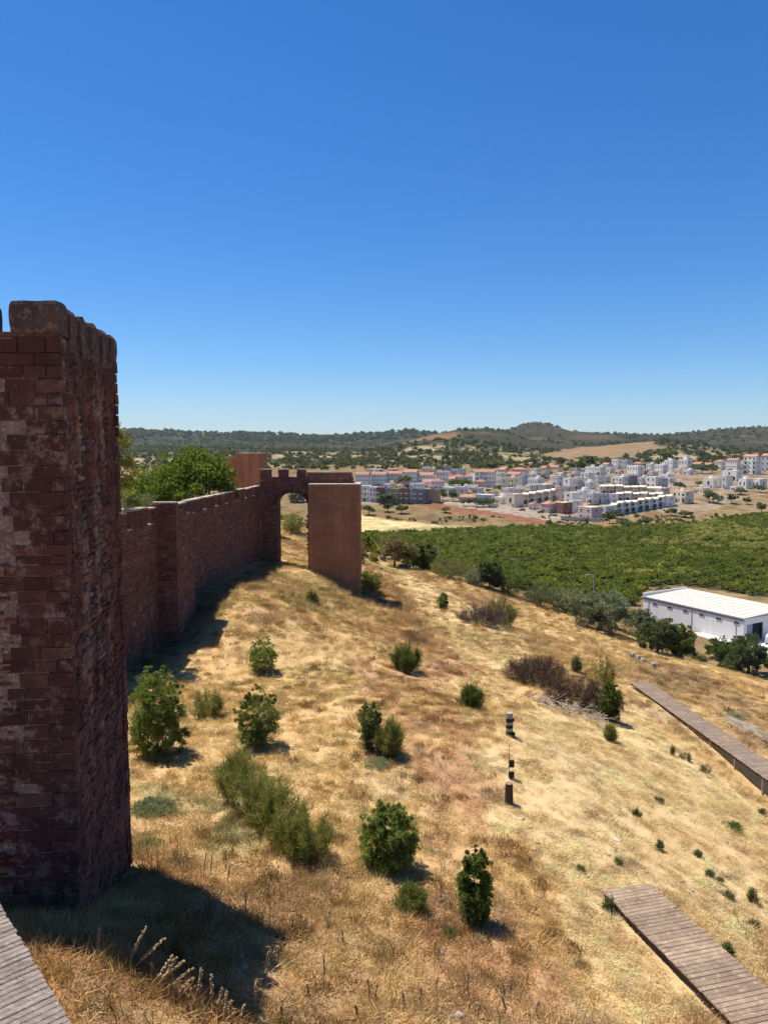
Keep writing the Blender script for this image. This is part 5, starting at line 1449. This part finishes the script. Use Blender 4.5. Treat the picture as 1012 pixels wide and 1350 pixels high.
    if shade_panel:
        m = MB(); m.box((w * .2, -depth / 2 - .03, fh * .5), (w * .42, .12, fh * .8)); m.build("opening", M_DARK, t)  # flat dark panel on the wall: a porch's shade put into its colour
    return t
A_, F_ = "apartment block", 'flat'
def apt(*a, **k): return house(*a, name="apartment_block", cat="apartment block", group="apartment blocks of the town", **k)
# back apartments with tiled roofs
apt(468, 489, 622, 642, 'gable', BW, "leftmost bluish white apartment block with tiled roof, partly behind the outer tower", floors=3, n=5)
apt(489, 512, 622, 641, 'gable', BW, "bluish white tiled apartment block behind the brick coloured block", floors=3, n=6)
apt(512, 531, 621, 640, 'gable', WH_, "white tiled apartment block in the middle of the back row", floors=3, n=5)
apt(531, 552, 619, 637, 'gable', BW, "rightmost tall tiled apartment block of the back row", floors=3, n=5)
house(553, 572, 623, 637, 'gable', WH_, "white house with tiled roof right of the back row of blocks", n=4)
# front apartments
apt(474, 488, 641, 661, F_, WH_, "white balconied apartment block closest to the outer tower", floors=3, n=4, balc=True)
apt(488, 497, 643, 662, F_, WH_, "narrow white stair tower block between balconied blocks", floors=3, n=2)
apt(497, 507, 644, 663, F_, BR, "narrow brick red apartment block beside a white stair tower", floors=3, n=2, balc=True)
apt(507, 513, 639, 662, F_, WH_, "slim white stair tower left of the long brick and ochre block", floors=4, n=1)
apt(513, 528, 645, 663, F_, OC_, "ochre balconied left section of the long front apartment row", floors=3, n=4, balc=True)
apt(528, 541, 645, 664, F_, BR, "brick red section in the middle of the long front apartment row", floors=3, n=3, balc=True)
apt(541, 546, 639, 663, F_, WH_, "slim white stair tower right of the brick red section", floors=4, n=1)
apt(546, 562, 646, 664, F_, DG, "dark fronted balconied section with white edges in the front apartment row", floors=3, n=4, balc=True)
apt(562, 580, 646, 663, F_, OC_, "ochre apartment block ending the front row, square dark windows", floors=3, n=5)
# left houses
house(546, 560, 638, 648, F_, WH_, "low white flat house rising above the dark fronted apartments", n=3)
house(558, 572, 632, 643, 'gable', WH_, "white house with bright orange roof above the ochre apartments", n=3)
house(570, 584, 631, 645, 'hip', BW, "bluish house with orange hipped roof above the ochre apartments' right end", n=3)
house(576, 592, 622, 636, F_, WH_, "tall white flat roofed house below the scrub slope", n=4)
house(584, 597, 643, 655, F_, WH_, "white cube house right of the ochre apartments", n=3)
house(592, 601, 628, 641, 'gable', WH_, "white gabled house at the left of the twin orange roofs", n=2)
house(598, 611, 625, 638, 'hip', WH_, "white house with the left one of the twin orange roofs", n=3)
house(611, 622, 625, 638, 'hip', WH_, "white house with the right one of the twin orange roofs", n=3)
house(592, 605, 644, 656, F_, LG, "pale grey flat house beside the street trees", n=3)
house(621, 630, 619, 634, 'gable', WH_, "bright white gable end house with the blank sunny wall", n=1, yaw=.5)
house(630, 652, 619, 633, 'gable', BW, "long tiled house with bluish front beside the blank white gable", n=6)
house(626, 640, 632, 642, 'hip', PK, "pinkish house with faded red roof below the long tiled house", n=3)
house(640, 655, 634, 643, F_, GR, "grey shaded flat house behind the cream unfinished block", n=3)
house(656, 672, 616, 627, 'gable', CR, "small tiled house highest up in the centre of town", n=3)
house(672, 698, 616, 626, 'hip', PK, "wide low house with pink roof below the scrub slope", n=5)
house(657, 664, 624, 635, F_, WH_, "small white tower like house left of the long red roof", n=1)
house(664, 694, 622, 633, 'gable', PK, "long house with red roof in the upper centre of town", n=6)
house(712, 724, 614, 625, 'gable', CR, "small house with orange roof at the upper right of the centre", n=2)
house(722, 742, 613, 625, 'gable', CR, "cream house with broad orange roof near the dark grove", n=3)
house(700, 714, 618, 628, F_, CR, "cream flat house between the red and orange roofs", n=3)
house(655, 668, 631, 646, F_, CR, "cream unfinished looking block with dark openings, left one", n=3, shade_panel=True)
house(668, 684, 630, 645, F_, CR, "cream flat roofed block with deep shaded terraces, middle of town", n=3, balc=True)
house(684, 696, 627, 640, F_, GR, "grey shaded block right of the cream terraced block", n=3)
house(664, 677, 644, 656, F_, WH_, "white house with three tall windows above the blank cream gable", n=3)
house(676, 689, 645, 655, F_, LG, "pale flat annexe right of the white house with tall windows", n=2)
house(695, 717, 631, 647, F_, LG, "large pale modern house with overhanging flat roof in mid town", n=4, rc=WH_)
house(694, 705, 640, 650, F_, WH_, "small white cube in front of the large pale modern house", n=2)
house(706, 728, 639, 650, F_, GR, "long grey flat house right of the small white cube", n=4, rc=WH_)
house(626, 652, 653, 666, F_, WH_, "long low white building behind the row of street trees", floors=1, n=6)
house(606, 628, 652, 662, 'hip', PK, "low house with dark brown roof left of the long white building", floors=1, n=4)
house(652, 668, 656, 664, F_, WH_, "low white wing joined to the long white building's right end", floors=1, n=4)
house(668, 688, 652, 668, F_, CR, "blank cream gable wall building facing the town road", n=1, side=False, floors=1)
for i in range(5):
    house(688 + i * 9.6, 697.4 + i * 9.6, 650 - i * 1.4, 665 - i * 1.4, 'gable', CR, ["first", "second", "third", "fourth", "fifth"][i] + " balconied cream unit right of the blank cream gable", n=2, balc=True, rc=CR, yaw=-.22 - .1 * (i % 2), shade_panel=True, group="balconied cream units")
house(734, 744, 642, 660, F_, PK, "pinkish block left of the grey white cubes", n=2)
house(730, 742, 628, 640, F_, LG, "pale house among trees left of the big white cube", n=3)
house(714, 732, 660, 676, 'hip', PK, "rough reddish house left of the brick house", n=3)
# right centre
house(743, 759, 631, 645, F_, WH_, "big plain white cube with a blank sunny front", n=1, side=False, shade_panel=False)
house(758, 768, 633, 647, F_, GR, "grey box house touching the big plain white cube", n=2, shade_panel=True)
house(736, 754, 642, 656, F_, PK, "mauve grey block below the big plain white cube", n=2, shade_panel=True)
house(766, 782, 624, 640, F_, BW, "white modern three level house with blue glass band", floors=3, n=2, balc=True)
house(768, 784, 636, 647, F_, WH_, "white lower wing before the three level modern house", n=2)
house(771, 788, 616, 627, F_, WH_, "white flat house with several windows on the upper street", n=4)
house(784, 797, 616, 628, F_, BW, "bluish flat house with dark opening on the upper street", n=2, shade_panel=True)
house(797, 809, 617, 624, F_, WH_, "low white wall like house at the end of the upper street", n=2, floors=1)
house(806, 820, 606, 618, F_, WH_, "white gable fronted house standing highest near the grove", n=2)
house(818, 832, 607, 619, F_, GR, "grey shaded house joined to the highest white house", n=3)
house(793, 806, 610, 618, 'gable', WH_, "small house with reddish roof left of the highest white house", n=2)
house(832, 850, 609, 616, 'hip', PK, "dark roofed house behind the large white villa", n=3, floors=1)
house(824, 850, 614, 630, F_, WH_, "large white villa with roof terrace and shaded right side", n=4)
house(806, 828, 629, 642, F_, WH_, "white split level house with deep dark glazing", n=3, balc=True)
house(828, 838, 628, 642, F_, DG, "dark glazed middle section of the white split level house", n=2)
house(838, 852, 630, 642, F_, LG, "pale grey boxy house right of the dark glazed section", n=2)
house(851, 872, 629, 643, F_, WH_, "white house with two dark window openings at the terrace's upper right", n=2)
house(852, 864, 612, 622, F_, LG, "small pale house above the two opening white house", n=2)
house(862, 880, 613, 625, F_, WH_, "white low villa left of the villa with tower", n=3)
for i in range(8):
    house(791 + i * 10.2, 800.6 + i * 10.2, 639.5 + i * .4 - (i % 3) * .6, 651 + i * .3, 'gable', PK if i % 2 else CR, ["first", "second", "third", "fourth", "fifth", "sixth", "seventh", "eighth"][i] + " unit from the left in the back terrace with cream roofs and pinkish walls", n=2, depth=8, rc=CR, yaw=-.22 - .1 * (i % 2), shade_panel=True, group="back terrace houses")
for i in range(6):
    house(812 + i * 10.4, 822 + i * 10.4, 649 + i * .2 - (i % 2) * .9, 661 - i * .3, 'gable', WH_ if i % 2 else PK, ["first", "second", "third", "fourth", "fifth", "sixth"][i] + " unit from the left in the middle terrace of cream roofed houses", n=2, depth=8, rc=CR, yaw=-.22 - .1 * (i % 2), shade_panel=True, group="middle terrace houses")
for i in range(9):
    house(805 + i * 9.0, 813.6 + i * 9.0, 663.5 - i * 1.3 - (i * 5 % 3) * .7, 680 - i * 1.6, 'gable', BW, ["first", "second", "third", "fourth", "fifth", "sixth", "seventh", "eighth", "ninth"][i] + " unit from the left in the front terrace with bluish fronts and cream roofs", n=1, depth=9, rc=CR, balc=True, yaw=-.22 - .1 * (i % 2), shade_panel=True, group="front terrace houses")
house(744, 763, 650, 663, F_, WH_, "plain white block above the brick red house", n=1, side=False)
house(762, 776, 647, 661, F_, WH_, "white stepped block with roof opening above the pink house", n=2)
house(774, 788, 651, 665, F_, LG, "pale stepped house right of the white stepped block", n=2, shade_panel=True)
house(788, 800, 652, 664, F_, GR, "grey fronted townhouse with dark opening behind the pink house", n=1, shade_panel=True)
house(799, 811, 652, 663, F_, WH_, "white townhouse at the right end of the stepped cluster", n=1, shade_panel=True)
house(733, 752, 663, 677, F_, BR, "brick red house with two pale framed fronts by the town road", n=3, rc=CR)
house(752, 763, 661, 675, F_, WH_, "white house with big dark garage opening right of the brick house", n=1, shade_panel=True)
house(760, 793, 669, 685, F_, PK, "broad pink house behind the long pink garden wall", n=2, rc=CR)
house(793, 806, 668, 684, F_, WH_, "white house with dark carport right of the broad pink house", n=1, shade_panel=True)
# right side
house(875, 893, 607, 621, F_, WH_, "white villa part left of the slim villa tower", n=3)
house(893, 912, 606, 621, F_, WH_, "white villa part carrying the slim square tower", n=3)
house(899, 908, 602, 612, F_, WH_, "slim square white tower room rising over the villa", n=1, depth=5, floors=1)
house(912, 928, 609, 620, 'gable', PK, "low house with red roof right of the villa tower", n=2)
house(926, 941, 610, 620, 'gable', CR, "middle low house with red roof right of the villa", n=3)
house(940, 956, 606, 620, 'hip', WH_, "white house with red hipped roof left of the white apartment house", n=3)
apt(955, 978, 604, 624, 'gable', WH_, "white apartment house with tiled roof and square dark windows", floors=3, n=5)
apt(978, 1003, 599, 625, 'gable', WH_, "tallest white apartment block with long shaded balconies and red tiled roof", floors=4, n=3, balc=True)
apt(1003, 1024, 598, 622, 'gable', GR, "grey gabled end block with red roof cut off by the picture edge", floors=3, n=3)
house(929, 945, 631, 643, F_, WH_, "white framed modern villa with one broad shaded window", n=1, floors=1)
house(944, 953, 630, 642, F_, LG, "white cube with blank front right of the framed villa", n=1, floors=1)
house(952, 976, 621, 634, F_, WH_, "modern white villa with dark recessed upper floor", n=1, shade_panel=True)
house(953, 962, 628, 645, F_, LG, "tall pale wall block before the recessed modern villa", n=1, side=False)
house(974, 990, 632, 644, F_, WH_, "white framed villa with twin dark windows near the right edge", n=2, floors=1)
house(990, 1008, 632, 644, F_, WH_, "white villa with angled side wall at the right edge", n=2, floors=1)
house(964, 976, 642, 647, F_, WH_, "low white garden building below the tall pale wall", n=2, floors=1)
house(862, 878, 631, 643, F_, GR, "grey flat house at the left edge of the dry field", n=2)
house(863, 880, 644, 654, F_, PK, "pink flat house above the last terrace units", n=2, rc=WH_)
house(886, 913, 648, 663, F_, CR, "wide cream roofed house with shaded porch right of the terraces", n=3, balc=True, rc=CR)
house(872, 886, 655, 668, F_, WH_, "white house with dark porch right of the front terrace", n=1, shade_panel=True, rc=CR)
house(914, 934, 644, 650, F_, CR, "long low cream wall building on the dry field's edge", n=3, floors=1)
fr = random.Random(41); made = 0
for tries in range(3000):
    if made >= 34: break
    x0_ = fr.uniform(470, 1000); yb_ = fr.uniform(622, 676); w_ = fr.uniform(8, 15); h_ = fr.uniform(6.5, 11) * (yb_ - 520) / 130
    lo_ = 682 - 0.22 * abs(x0_ - 790) if x0_ > 700 else 664 + (x0_ - 600) * .12
    if yb_ > lo_ - 3 or (x0_ > 880 and 626 < yb_): continue
    if any(x0_ < b[1] - 2 and x0_ + w_ > b[0] + 2 and yb_ - h_ < b[3] - 3 and yb_ > b[2] + 3 for b in HB): continue
    made += 1; st_ = fr.random()
    colr, nm_ = fr.choice([(WH_, "white"), (WH_, "white"), (LG, "pale grey"), (CR, "cream"), (PK, "pinkish")])
    rf_ = 'flat' if st_ < .84 else fr.choice(['gable', 'hip'])
    near_ = min(HOUSES, key=lambda m_: math.hypot(m_[0] - x0_ - w_ / 2, (m_[1] - yb_) * 1.5))
    dx_, dy_ = x0_ + w_ / 2 - near_[0], yb_ - near_[1]
    lab_ = f"small {nm_} {'flat' if rf_ == 'flat' else 'tiled'} house " + (("right of" if dx_ > 0 else "left of") if abs(dx_) > abs(dy_) else ("below" if dy_ > 0 else "above")) + " the " + near_[2]
    house(x0_, x0_ + w_, yb_ - h_, yb_, rf_, colr, " ".join(lab_.split()[:16]), floors=1 if h_ < 8 else 2, n=fr.choice([2, 3]), depth=8, shade_panel=fr.random() < .3, side=fr.random() < .4)
m = MB()
w0, w1 = Vector(G(741, 686)), Vector(G(791, 689)); dd = (w1 - w0); ll = dd.length
m.box((0, 0, .9), (ll, .3, 3.4))
o = m.build("garden_wall", wall_mat((.62, .47, .42))); o.location = (w0 + w1) / 2; o.rotation_euler.z = math.atan2(dd.y, dd.x)
tag(o, "long pale pink garden wall in front of the broad pink house", "wall")

# trees in and round the town
_seen = {}
def near_label(what, x_, y_, marks, kx=1.0):
    mx, my, ml = min(marks, key=lambda m_: math.hypot((m_[0] - x_) * kx, m_[1] - y_))
    dx, dy = x_ - mx, y_ - my
    d_ = ("right of" if dx > 0 else "left of") if abs(dx) * kx > abs(dy) else ("in front of" if dy > 0 else "behind")
    s_ = f"{what} {d_} the {ml}"
    k_ = _seen[s_] = _seen.get(s_, 0) + 1
    if k_ > 1: s_ = f"{what}, {['', '', 'second', 'third', 'fourth', 'fifth', 'sixth', 'seventh', 'eighth'][min(k_, 8)]} {d_} the {ml}"
    return " ".join(s_.split()[:16])
TT = [(486, 679, 12, 11), (511, 675, 11, 10), (529, 677, 13, 10), (587, 676, 10, 7), (509, 664, 20, 11), (532, 642, 17, 13), (583, 660, 9, 13), (597, 661, 9, 13), (611, 667, 6, 8), (619, 667, 6, 8), (627, 668, 9, 10), (636, 668, 9, 9), (644, 668, 12, 10),
      (600, 643, 14, 10), (612, 644, 16, 10), (655, 647, 8, 6), (645, 650, 9, 5), (723, 696, 9, 9), (737, 692, 5, 5), (803, 690, 11, 13), (813, 684, 12, 10), (821, 697, 15, 12), (838, 697, 12, 8), (853, 693, 14, 11), (843, 693, 7, 7), (895, 647, 12, 10), (884, 680, 12, 9), (903, 682, 16, 8), (895, 690, 9, 6),
      (934, 662, 14, 12), (945, 664, 10, 10), (964, 664, 11, 11), (984, 665, 8, 8), (1003, 676, 11, 12), (943, 681, 4, 4), (954, 682, 4, 4), (1000, 649, 12, 8), (975, 652, 14, 7), (920, 641, 8, 6), (925, 624, 16, 9), (938, 623, 10, 9), (915, 622, 9, 8), (764, 622, 14, 13), (755, 617, 12, 8), (775, 612, 26, 9), (800, 614, 12, 8), (870, 606, 20, 12), (885, 603, 14, 8), (745, 623, 8, 6), (727, 648, 6, 6), (705, 655, 6, 5), (770, 690, 9, 6), (1008, 618, 12, 10), (960, 626, 8, 7), (850, 628, 8, 6), (690, 633, 8, 7), (714, 633, 9, 6),
      (575, 622, 16, 7), (560, 621, 12, 6), (600, 622, 16, 8), (640, 617, 14, 6), (655, 616, 16, 7), (700, 613, 16, 8), (680, 614, 12, 6), (720, 610, 14, 7), (735, 611, 12, 7)]
TM = []
for s in range(5):
    r_ = random.Random(950 + s)
    ell = [((0, 0, .58), (.40, .40, .34))] + [((math.cos(a) * .22, math.sin(a) * .22, r_.uniform(.42, .78)), (.24, .24, .2)) for a in [k * 1.6 + s for k in range(4)]]
    TM.append([crown_mesh("crown", ell, 26, 420, .16, .07, c, 950 + s, csize=.3, hollow=.65) for c in (GREEN_D, OLIVE_C, [(.03, .045, .012), (.05, .075, .018), (.085, .11, .03)])])
TRK = MB().tube([(0, 0, -.1), (0, 0, .4)], [.05, .035], 6).build("trunk", M_BARK, link_it=False)
for i, (x_, y_, w_, h_) in enumerate(TT):
    q, W, H = at_px(x_, y_, w_, h_)
    kd = rnd.choice([0, 0, 1, 2])
    if y_ > 670 and x_ < 600: lab, gr = "dark round shrub like tree on the dry field below the apartments", "trees on the dry field"
    elif 600 < x_ < 650 and 660 < y_ < 672: lab, gr = "clipped dark tree in the street row before the long white building", "street trees by the white building"
    elif y_ > 676: lab, gr = "dark tree on the dry strip between orchard and terraces", "trees along the orchard edge"
    elif y_ < 618: lab, gr = "dark tree on the scrub slope just above the town roofs", "trees above the roofs"
    else: lab, gr = "dark green garden tree standing between the town houses", "garden trees of the town"
    lab = near_label("dark tree" if kd != 1 else "olive tree", x_, y_, HOUSES)
    t = empty("garden_tree", tuple(q), lab, "tree", gr)
    link("crown", TM[i % 5][kd], t, (0, 0, 0), (0, 0, rnd.uniform(0, 6.28)), (W * 1.4, W * 1.4, H * 1.25))
    link("trunk", TRK, t, (0, 0, 0), (0, 0, 0), (W, W, H))

# scrub on the slopes and hills: too many and too small to count
SCR = []
for s in range(4):
    r_ = random.Random(970 + s)
    ell = [((0, 0, .42), (.45, .45, .38)), ((.2, .1, .6), (.28, .28, .26)), ((-.2, .15, .5), (.28, .28, .24))]
    SCR.append(crown_mesh("shrub", ell, 14, 110, .30, .15, [(.7, .7, .7), (1, 1, 1), (1.3, 1.3, 1.2)], 970 + s, csize=.35, hollow=.7, mat=M_LEAF))
SV = [tint_variant(SCR[i % 4], c, M_LEAF) for i, c in enumerate([(.040, .040, .019), (.050, .047, .023), (.060, .053, .027), (.036, .037, .018), (.075, .062, .033)])]
def scrub_points(n, d0, d1, az0, az1, keep, size, powr=1.0):
    az = np.radians(rng.uniform(az0, az1, n)); D = d0 + (d1 - d0) * rng.random(n) ** powr
    R = D / np.maximum(np.cos(az), .72); x = R * np.sin(az); y = R * np.cos(az)
    k = keep(x, y, D); x, y = x[k], y[k]
    return x, y, rng.uniform(size[0], size[1], len(x)) * rng.uniform(.7, 1.2, len(x))
def mask_mid(x, y, D):
    m1 = fbm(x, y, 60, 5, 71); m2 = fbm(x, y, 16, 4, 81)
    hom = inpoly(x, y, PG_HOMES)
    return (rng.random(len(x)) < sstep(.38, .58, m1 * .6 + m2 * .4) * .62 + .06) & ~hom & ~inpoly(x, y, PG_BROWNHILL)
def mask_hill(x, y, D):
    m3 = fbm(x, y, 230, 4, 91)
    return (rng.random(len(x)) < sstep(.66, .48, m3) * .9 + .06) & ~(inpoly(x, y, PG_BROWNHILL) & (rng.random(len(x)) < .95)) & ~((np.abs(506 + FPX * x / y - 562) < 38) & (D > 1400) & (D < 1800) & (rng.random(len(x)) < .97)) & ~((506 + FPX * x / y > 740) & (fbm(x, y, 170, 3, 97) > .54) & (D < 2450) & (rng.random(len(x)) < .85))
parts_ = [scrub_points(5200, 830, 1330, -32, 32, mask_mid, (3.5, 8.5)), scrub_points(4600, 1280, 2600, -32, 32, mask_hill, (3, 8)), scrub_points(2600, 2500, 3600, -32, 5, mask_hill, (7, 18))]
sx = np.concatenate([p_[0] for p_ in parts_]); sy = np.concatenate([p_[1] for p_ in parts_]); ss = np.concatenate([p_[2] for p_ in parts_])
scl_ = np.stack([ss, ss, ss * rng.uniform(.6, 1.0, len(ss))], 1)
scatter("hillside_scrub", np.stack([sx, sy, terrain(sx, sy) - .1 * ss], 1), rng.uniform(0, 6.28, len(sx)), scl_, np.ones((len(sx), 3)), SV, rng.integers(0, 5, len(sx)))
# weeds and low bushes in the valley and down the far side of the castle hill
x_, y_, s_ = scrub_points(5200, 100, 480, -14, 30, lambda x, y, D: (rng.random(len(x)) < sstep(.45, .62, fbm(x, y, 22, 3, 191))) & ~inpoly(x, y, PG_ORCH) & ~inpoly(x, y, PG_FIELD) & (np.hypot(x + 20, y * .62) > 86) & ~(((x - W0.x) * wd.x + (y - W0.y) * wd.y > -6) & ((x - W0.x) * wd.x + (y - W0.y) * wd.y < 60) & ((x - W0.x) * wn2.x + (y - W0.y) * wn2.y > -8) & ((x - W0.x) * wn2.x + (y - W0.y) * wn2.y < 24)), (.8, 2.4))
scatter("valley_scrub", np.stack([x_, y_, terrain(x_, y_) - .1 * s_], 1), rng.uniform(0, 6.28, len(x_)), s_[:, None] * np.array([[1, 1, .8]]), np.ones((len(x_), 3)), [tint_variant(SCR[i % 4], c, M_LEAF) for i, c in enumerate([(.06, .065, .03), (.10, .09, .045), (.15, .115, .06), (.05, .06, .025)])], rng.integers(0, 4, len(x_)))

# ------------------------------------------------------------------ dry grass
def grass():
    X = []; Y = []
    for r0, r1, dens in ((9.5, 16, 30), (16, 25, 26), (25, 45, 15), (45, 75, 9), (75, 128, 4.6)):
        n = int(.5 * math.radians(64) * (r1 ** 2 - r0 ** 2) * dens)
        r = np.sqrt(rng.uniform(r0 ** 2, r1 ** 2, n)); a = np.radians(rng.uniform(-32, 32, n))
        X.append(r * np.sin(a)); Y.append(r * np.cos(a))
    x = np.concatenate(X); y = np.concatenate(Y)
    k = np.hypot(x + 20, y * .62) < 96
    k &= ~((x < wall_x(y) + .9) & (y > 20) & (y < 90))
    k &= ~((x < -6.85) & (y > 15.6) & (y < 20.6))
    k &= ~((x > -16) & (x < -11.3) & (y > 81.8) & (y < 86)) & ~((x > -8.6) & (x < -2.5) & (y > 79.8) & (y < 86))
    for a, b_, n in BWALKS:
        d = (b_ - a); L = d.length; d = d / L; e = n.normalized(); u = (x - a.x) * d.x + (y - a.y) * d.y; v = (x - a.x) * e.x + (y - a.y) * e.y
        k &= ~((u > -.25) & (u < L) & (v > -.22) & (v < n.length + .22))
    x, y = x[k], y[k]
    c, tall = cover(x, y)
    D = np.hypot(x, y)
    thin = sstep(.30, .5, fbm(x, y, 1.4, 3, 201)); k = rng.random(len(x)) < .35 + .65 * thin
    x, y, c, tall, D = x[k], y[k], c[k], tall[k], D[k]
    z = terrain(x, y)
    n = len(x)
    u = rng.random(n)
    vi = np.where(tall < .2, np.where(u < .9, rng.integers(0, 2, n), 2), np.where(u < .50, rng.integers(0, 2, n), np.where(u < .93, rng.choice([2, 3, 5, 5], n), 4)))
    up = np.where(vi >= 2, .5 + tall, .75 + .6 * tall)
    s = up * rng.uniform(.7, 1.3, n) * (1 + .45 * sstep(25, 90, D))
    g = rng.random(n)
    t = c * rng.uniform(.85, 1.35, (n, 1)) * (.78 + .55 * sstep(.28, .72, fbm(x, y, .75, 3, 211)))[:, None]
    t = np.where((g < .025)[:, None], np.array([(.13, .13, .05)]) * rng.uniform(.7, 1.3, (n, 1)), t)
    t = np.where((g > .86)[:, None], t * np.array([(.55, .45, .42)]), t)
    t = np.where(((g > .72) & (g < .80))[:, None], np.array([(.56, .44, .27)]) * rng.uniform(.85, 1.15, (n, 1)), t)
    nearm = sstep(34, 20, D) * (tall > .17)
    dk = rng.random(n) < .05 * nearm + .006 * (tall > .17)
    vi = np.where(dk, 6, vi); t = np.where(dk[:, None], np.array([(.13, .08, .055)]) * rng.uniform(.6, 1.5, (n, 1)), t)
    cl = (fbm(x, y, 1.1, 3, 221) > .60) & (rng.random(n) < .55) & (tall > .14) & ~dk
    vi = np.where(cl, 7, vi); t = np.where(cl[:, None], t * np.array([(.62, .52, .47)]), t); s = np.where(cl, s * 1.15, s)
    scatter("dry_grass", np.stack([x, y, z], 1), rng.uniform(0, 6.28, n), np.stack([s, s, s * rng.uniform(.8, 1.1, n)], 1), np.clip(t, .01, .75), TUFTS, vi)
    return n
grass()
def loose_stones(n=1500):
    r = np.sqrt(rng.uniform(12 ** 2, 95 ** 2, n)); a = np.radians(rng.uniform(-26, 30, n)); x, y = r * np.sin(a), r * np.cos(a)
    k = (np.hypot(x + 20, y * .62) < 84) & (x > wall_x(y) + 1) & ~((x < -6.5) & (y < 21)) & (fbm(x, y, 6, 3, 231) > .48)
    for a_, b_, nn in BWALKS:
        d = (b_ - a_); L = d.length; d = d / L; e = nn.normalized(); u = (x - a_.x) * d.x + (y - a_.y) * d.y; v = (x - a_.x) * e.x + (y - a_.y) * e.y
        k &= ~((u > -.3) & (u < L) & (v > -.3) & (v < nn.length + .3))
    x, y = x[k], y[k]; s = rng.uniform(.04, .16, len(x)) * (1 + .5 * (rng.random(len(x)) < .1))
    kinds = [rough_box("stone", (1, .8, .6), 3, .18, M_ROCK, 40 + q, 1.6, .3) for q in range(4)]
    scatter("loose_stones", np.stack([x, y, terrain(x, y) - .02], 1), rng.uniform(0, 6.28, len(x)), s[:, None] * np.ones((1, 3)), np.ones((len(x), 3)), kinds, rng.integers(0, 4, len(x)))
loose_stones()

# ------------------------------------------------------------------ the air
hz = MB(); hz.box((0, 1500, 100), (16000, 16000, 520))
hm = bpy.data.materials.new("haze"); hm.use_nodes = True; hn = hm.node_tree; hn.nodes.clear()
pv_ = hn.nodes.new("ShaderNodeVolumePrincipled"); pv_.inputs['Color'].default_value = (.62, .80, 1.0, 1); pv_.inputs['Density'].default_value = 0.000045
ho = hn.nodes.new("ShaderNodeOutputMaterial"); hn.links.new(pv_.outputs[0], ho.inputs['Volume'])
tag(hz.build("haze", hm), kind='stuff')
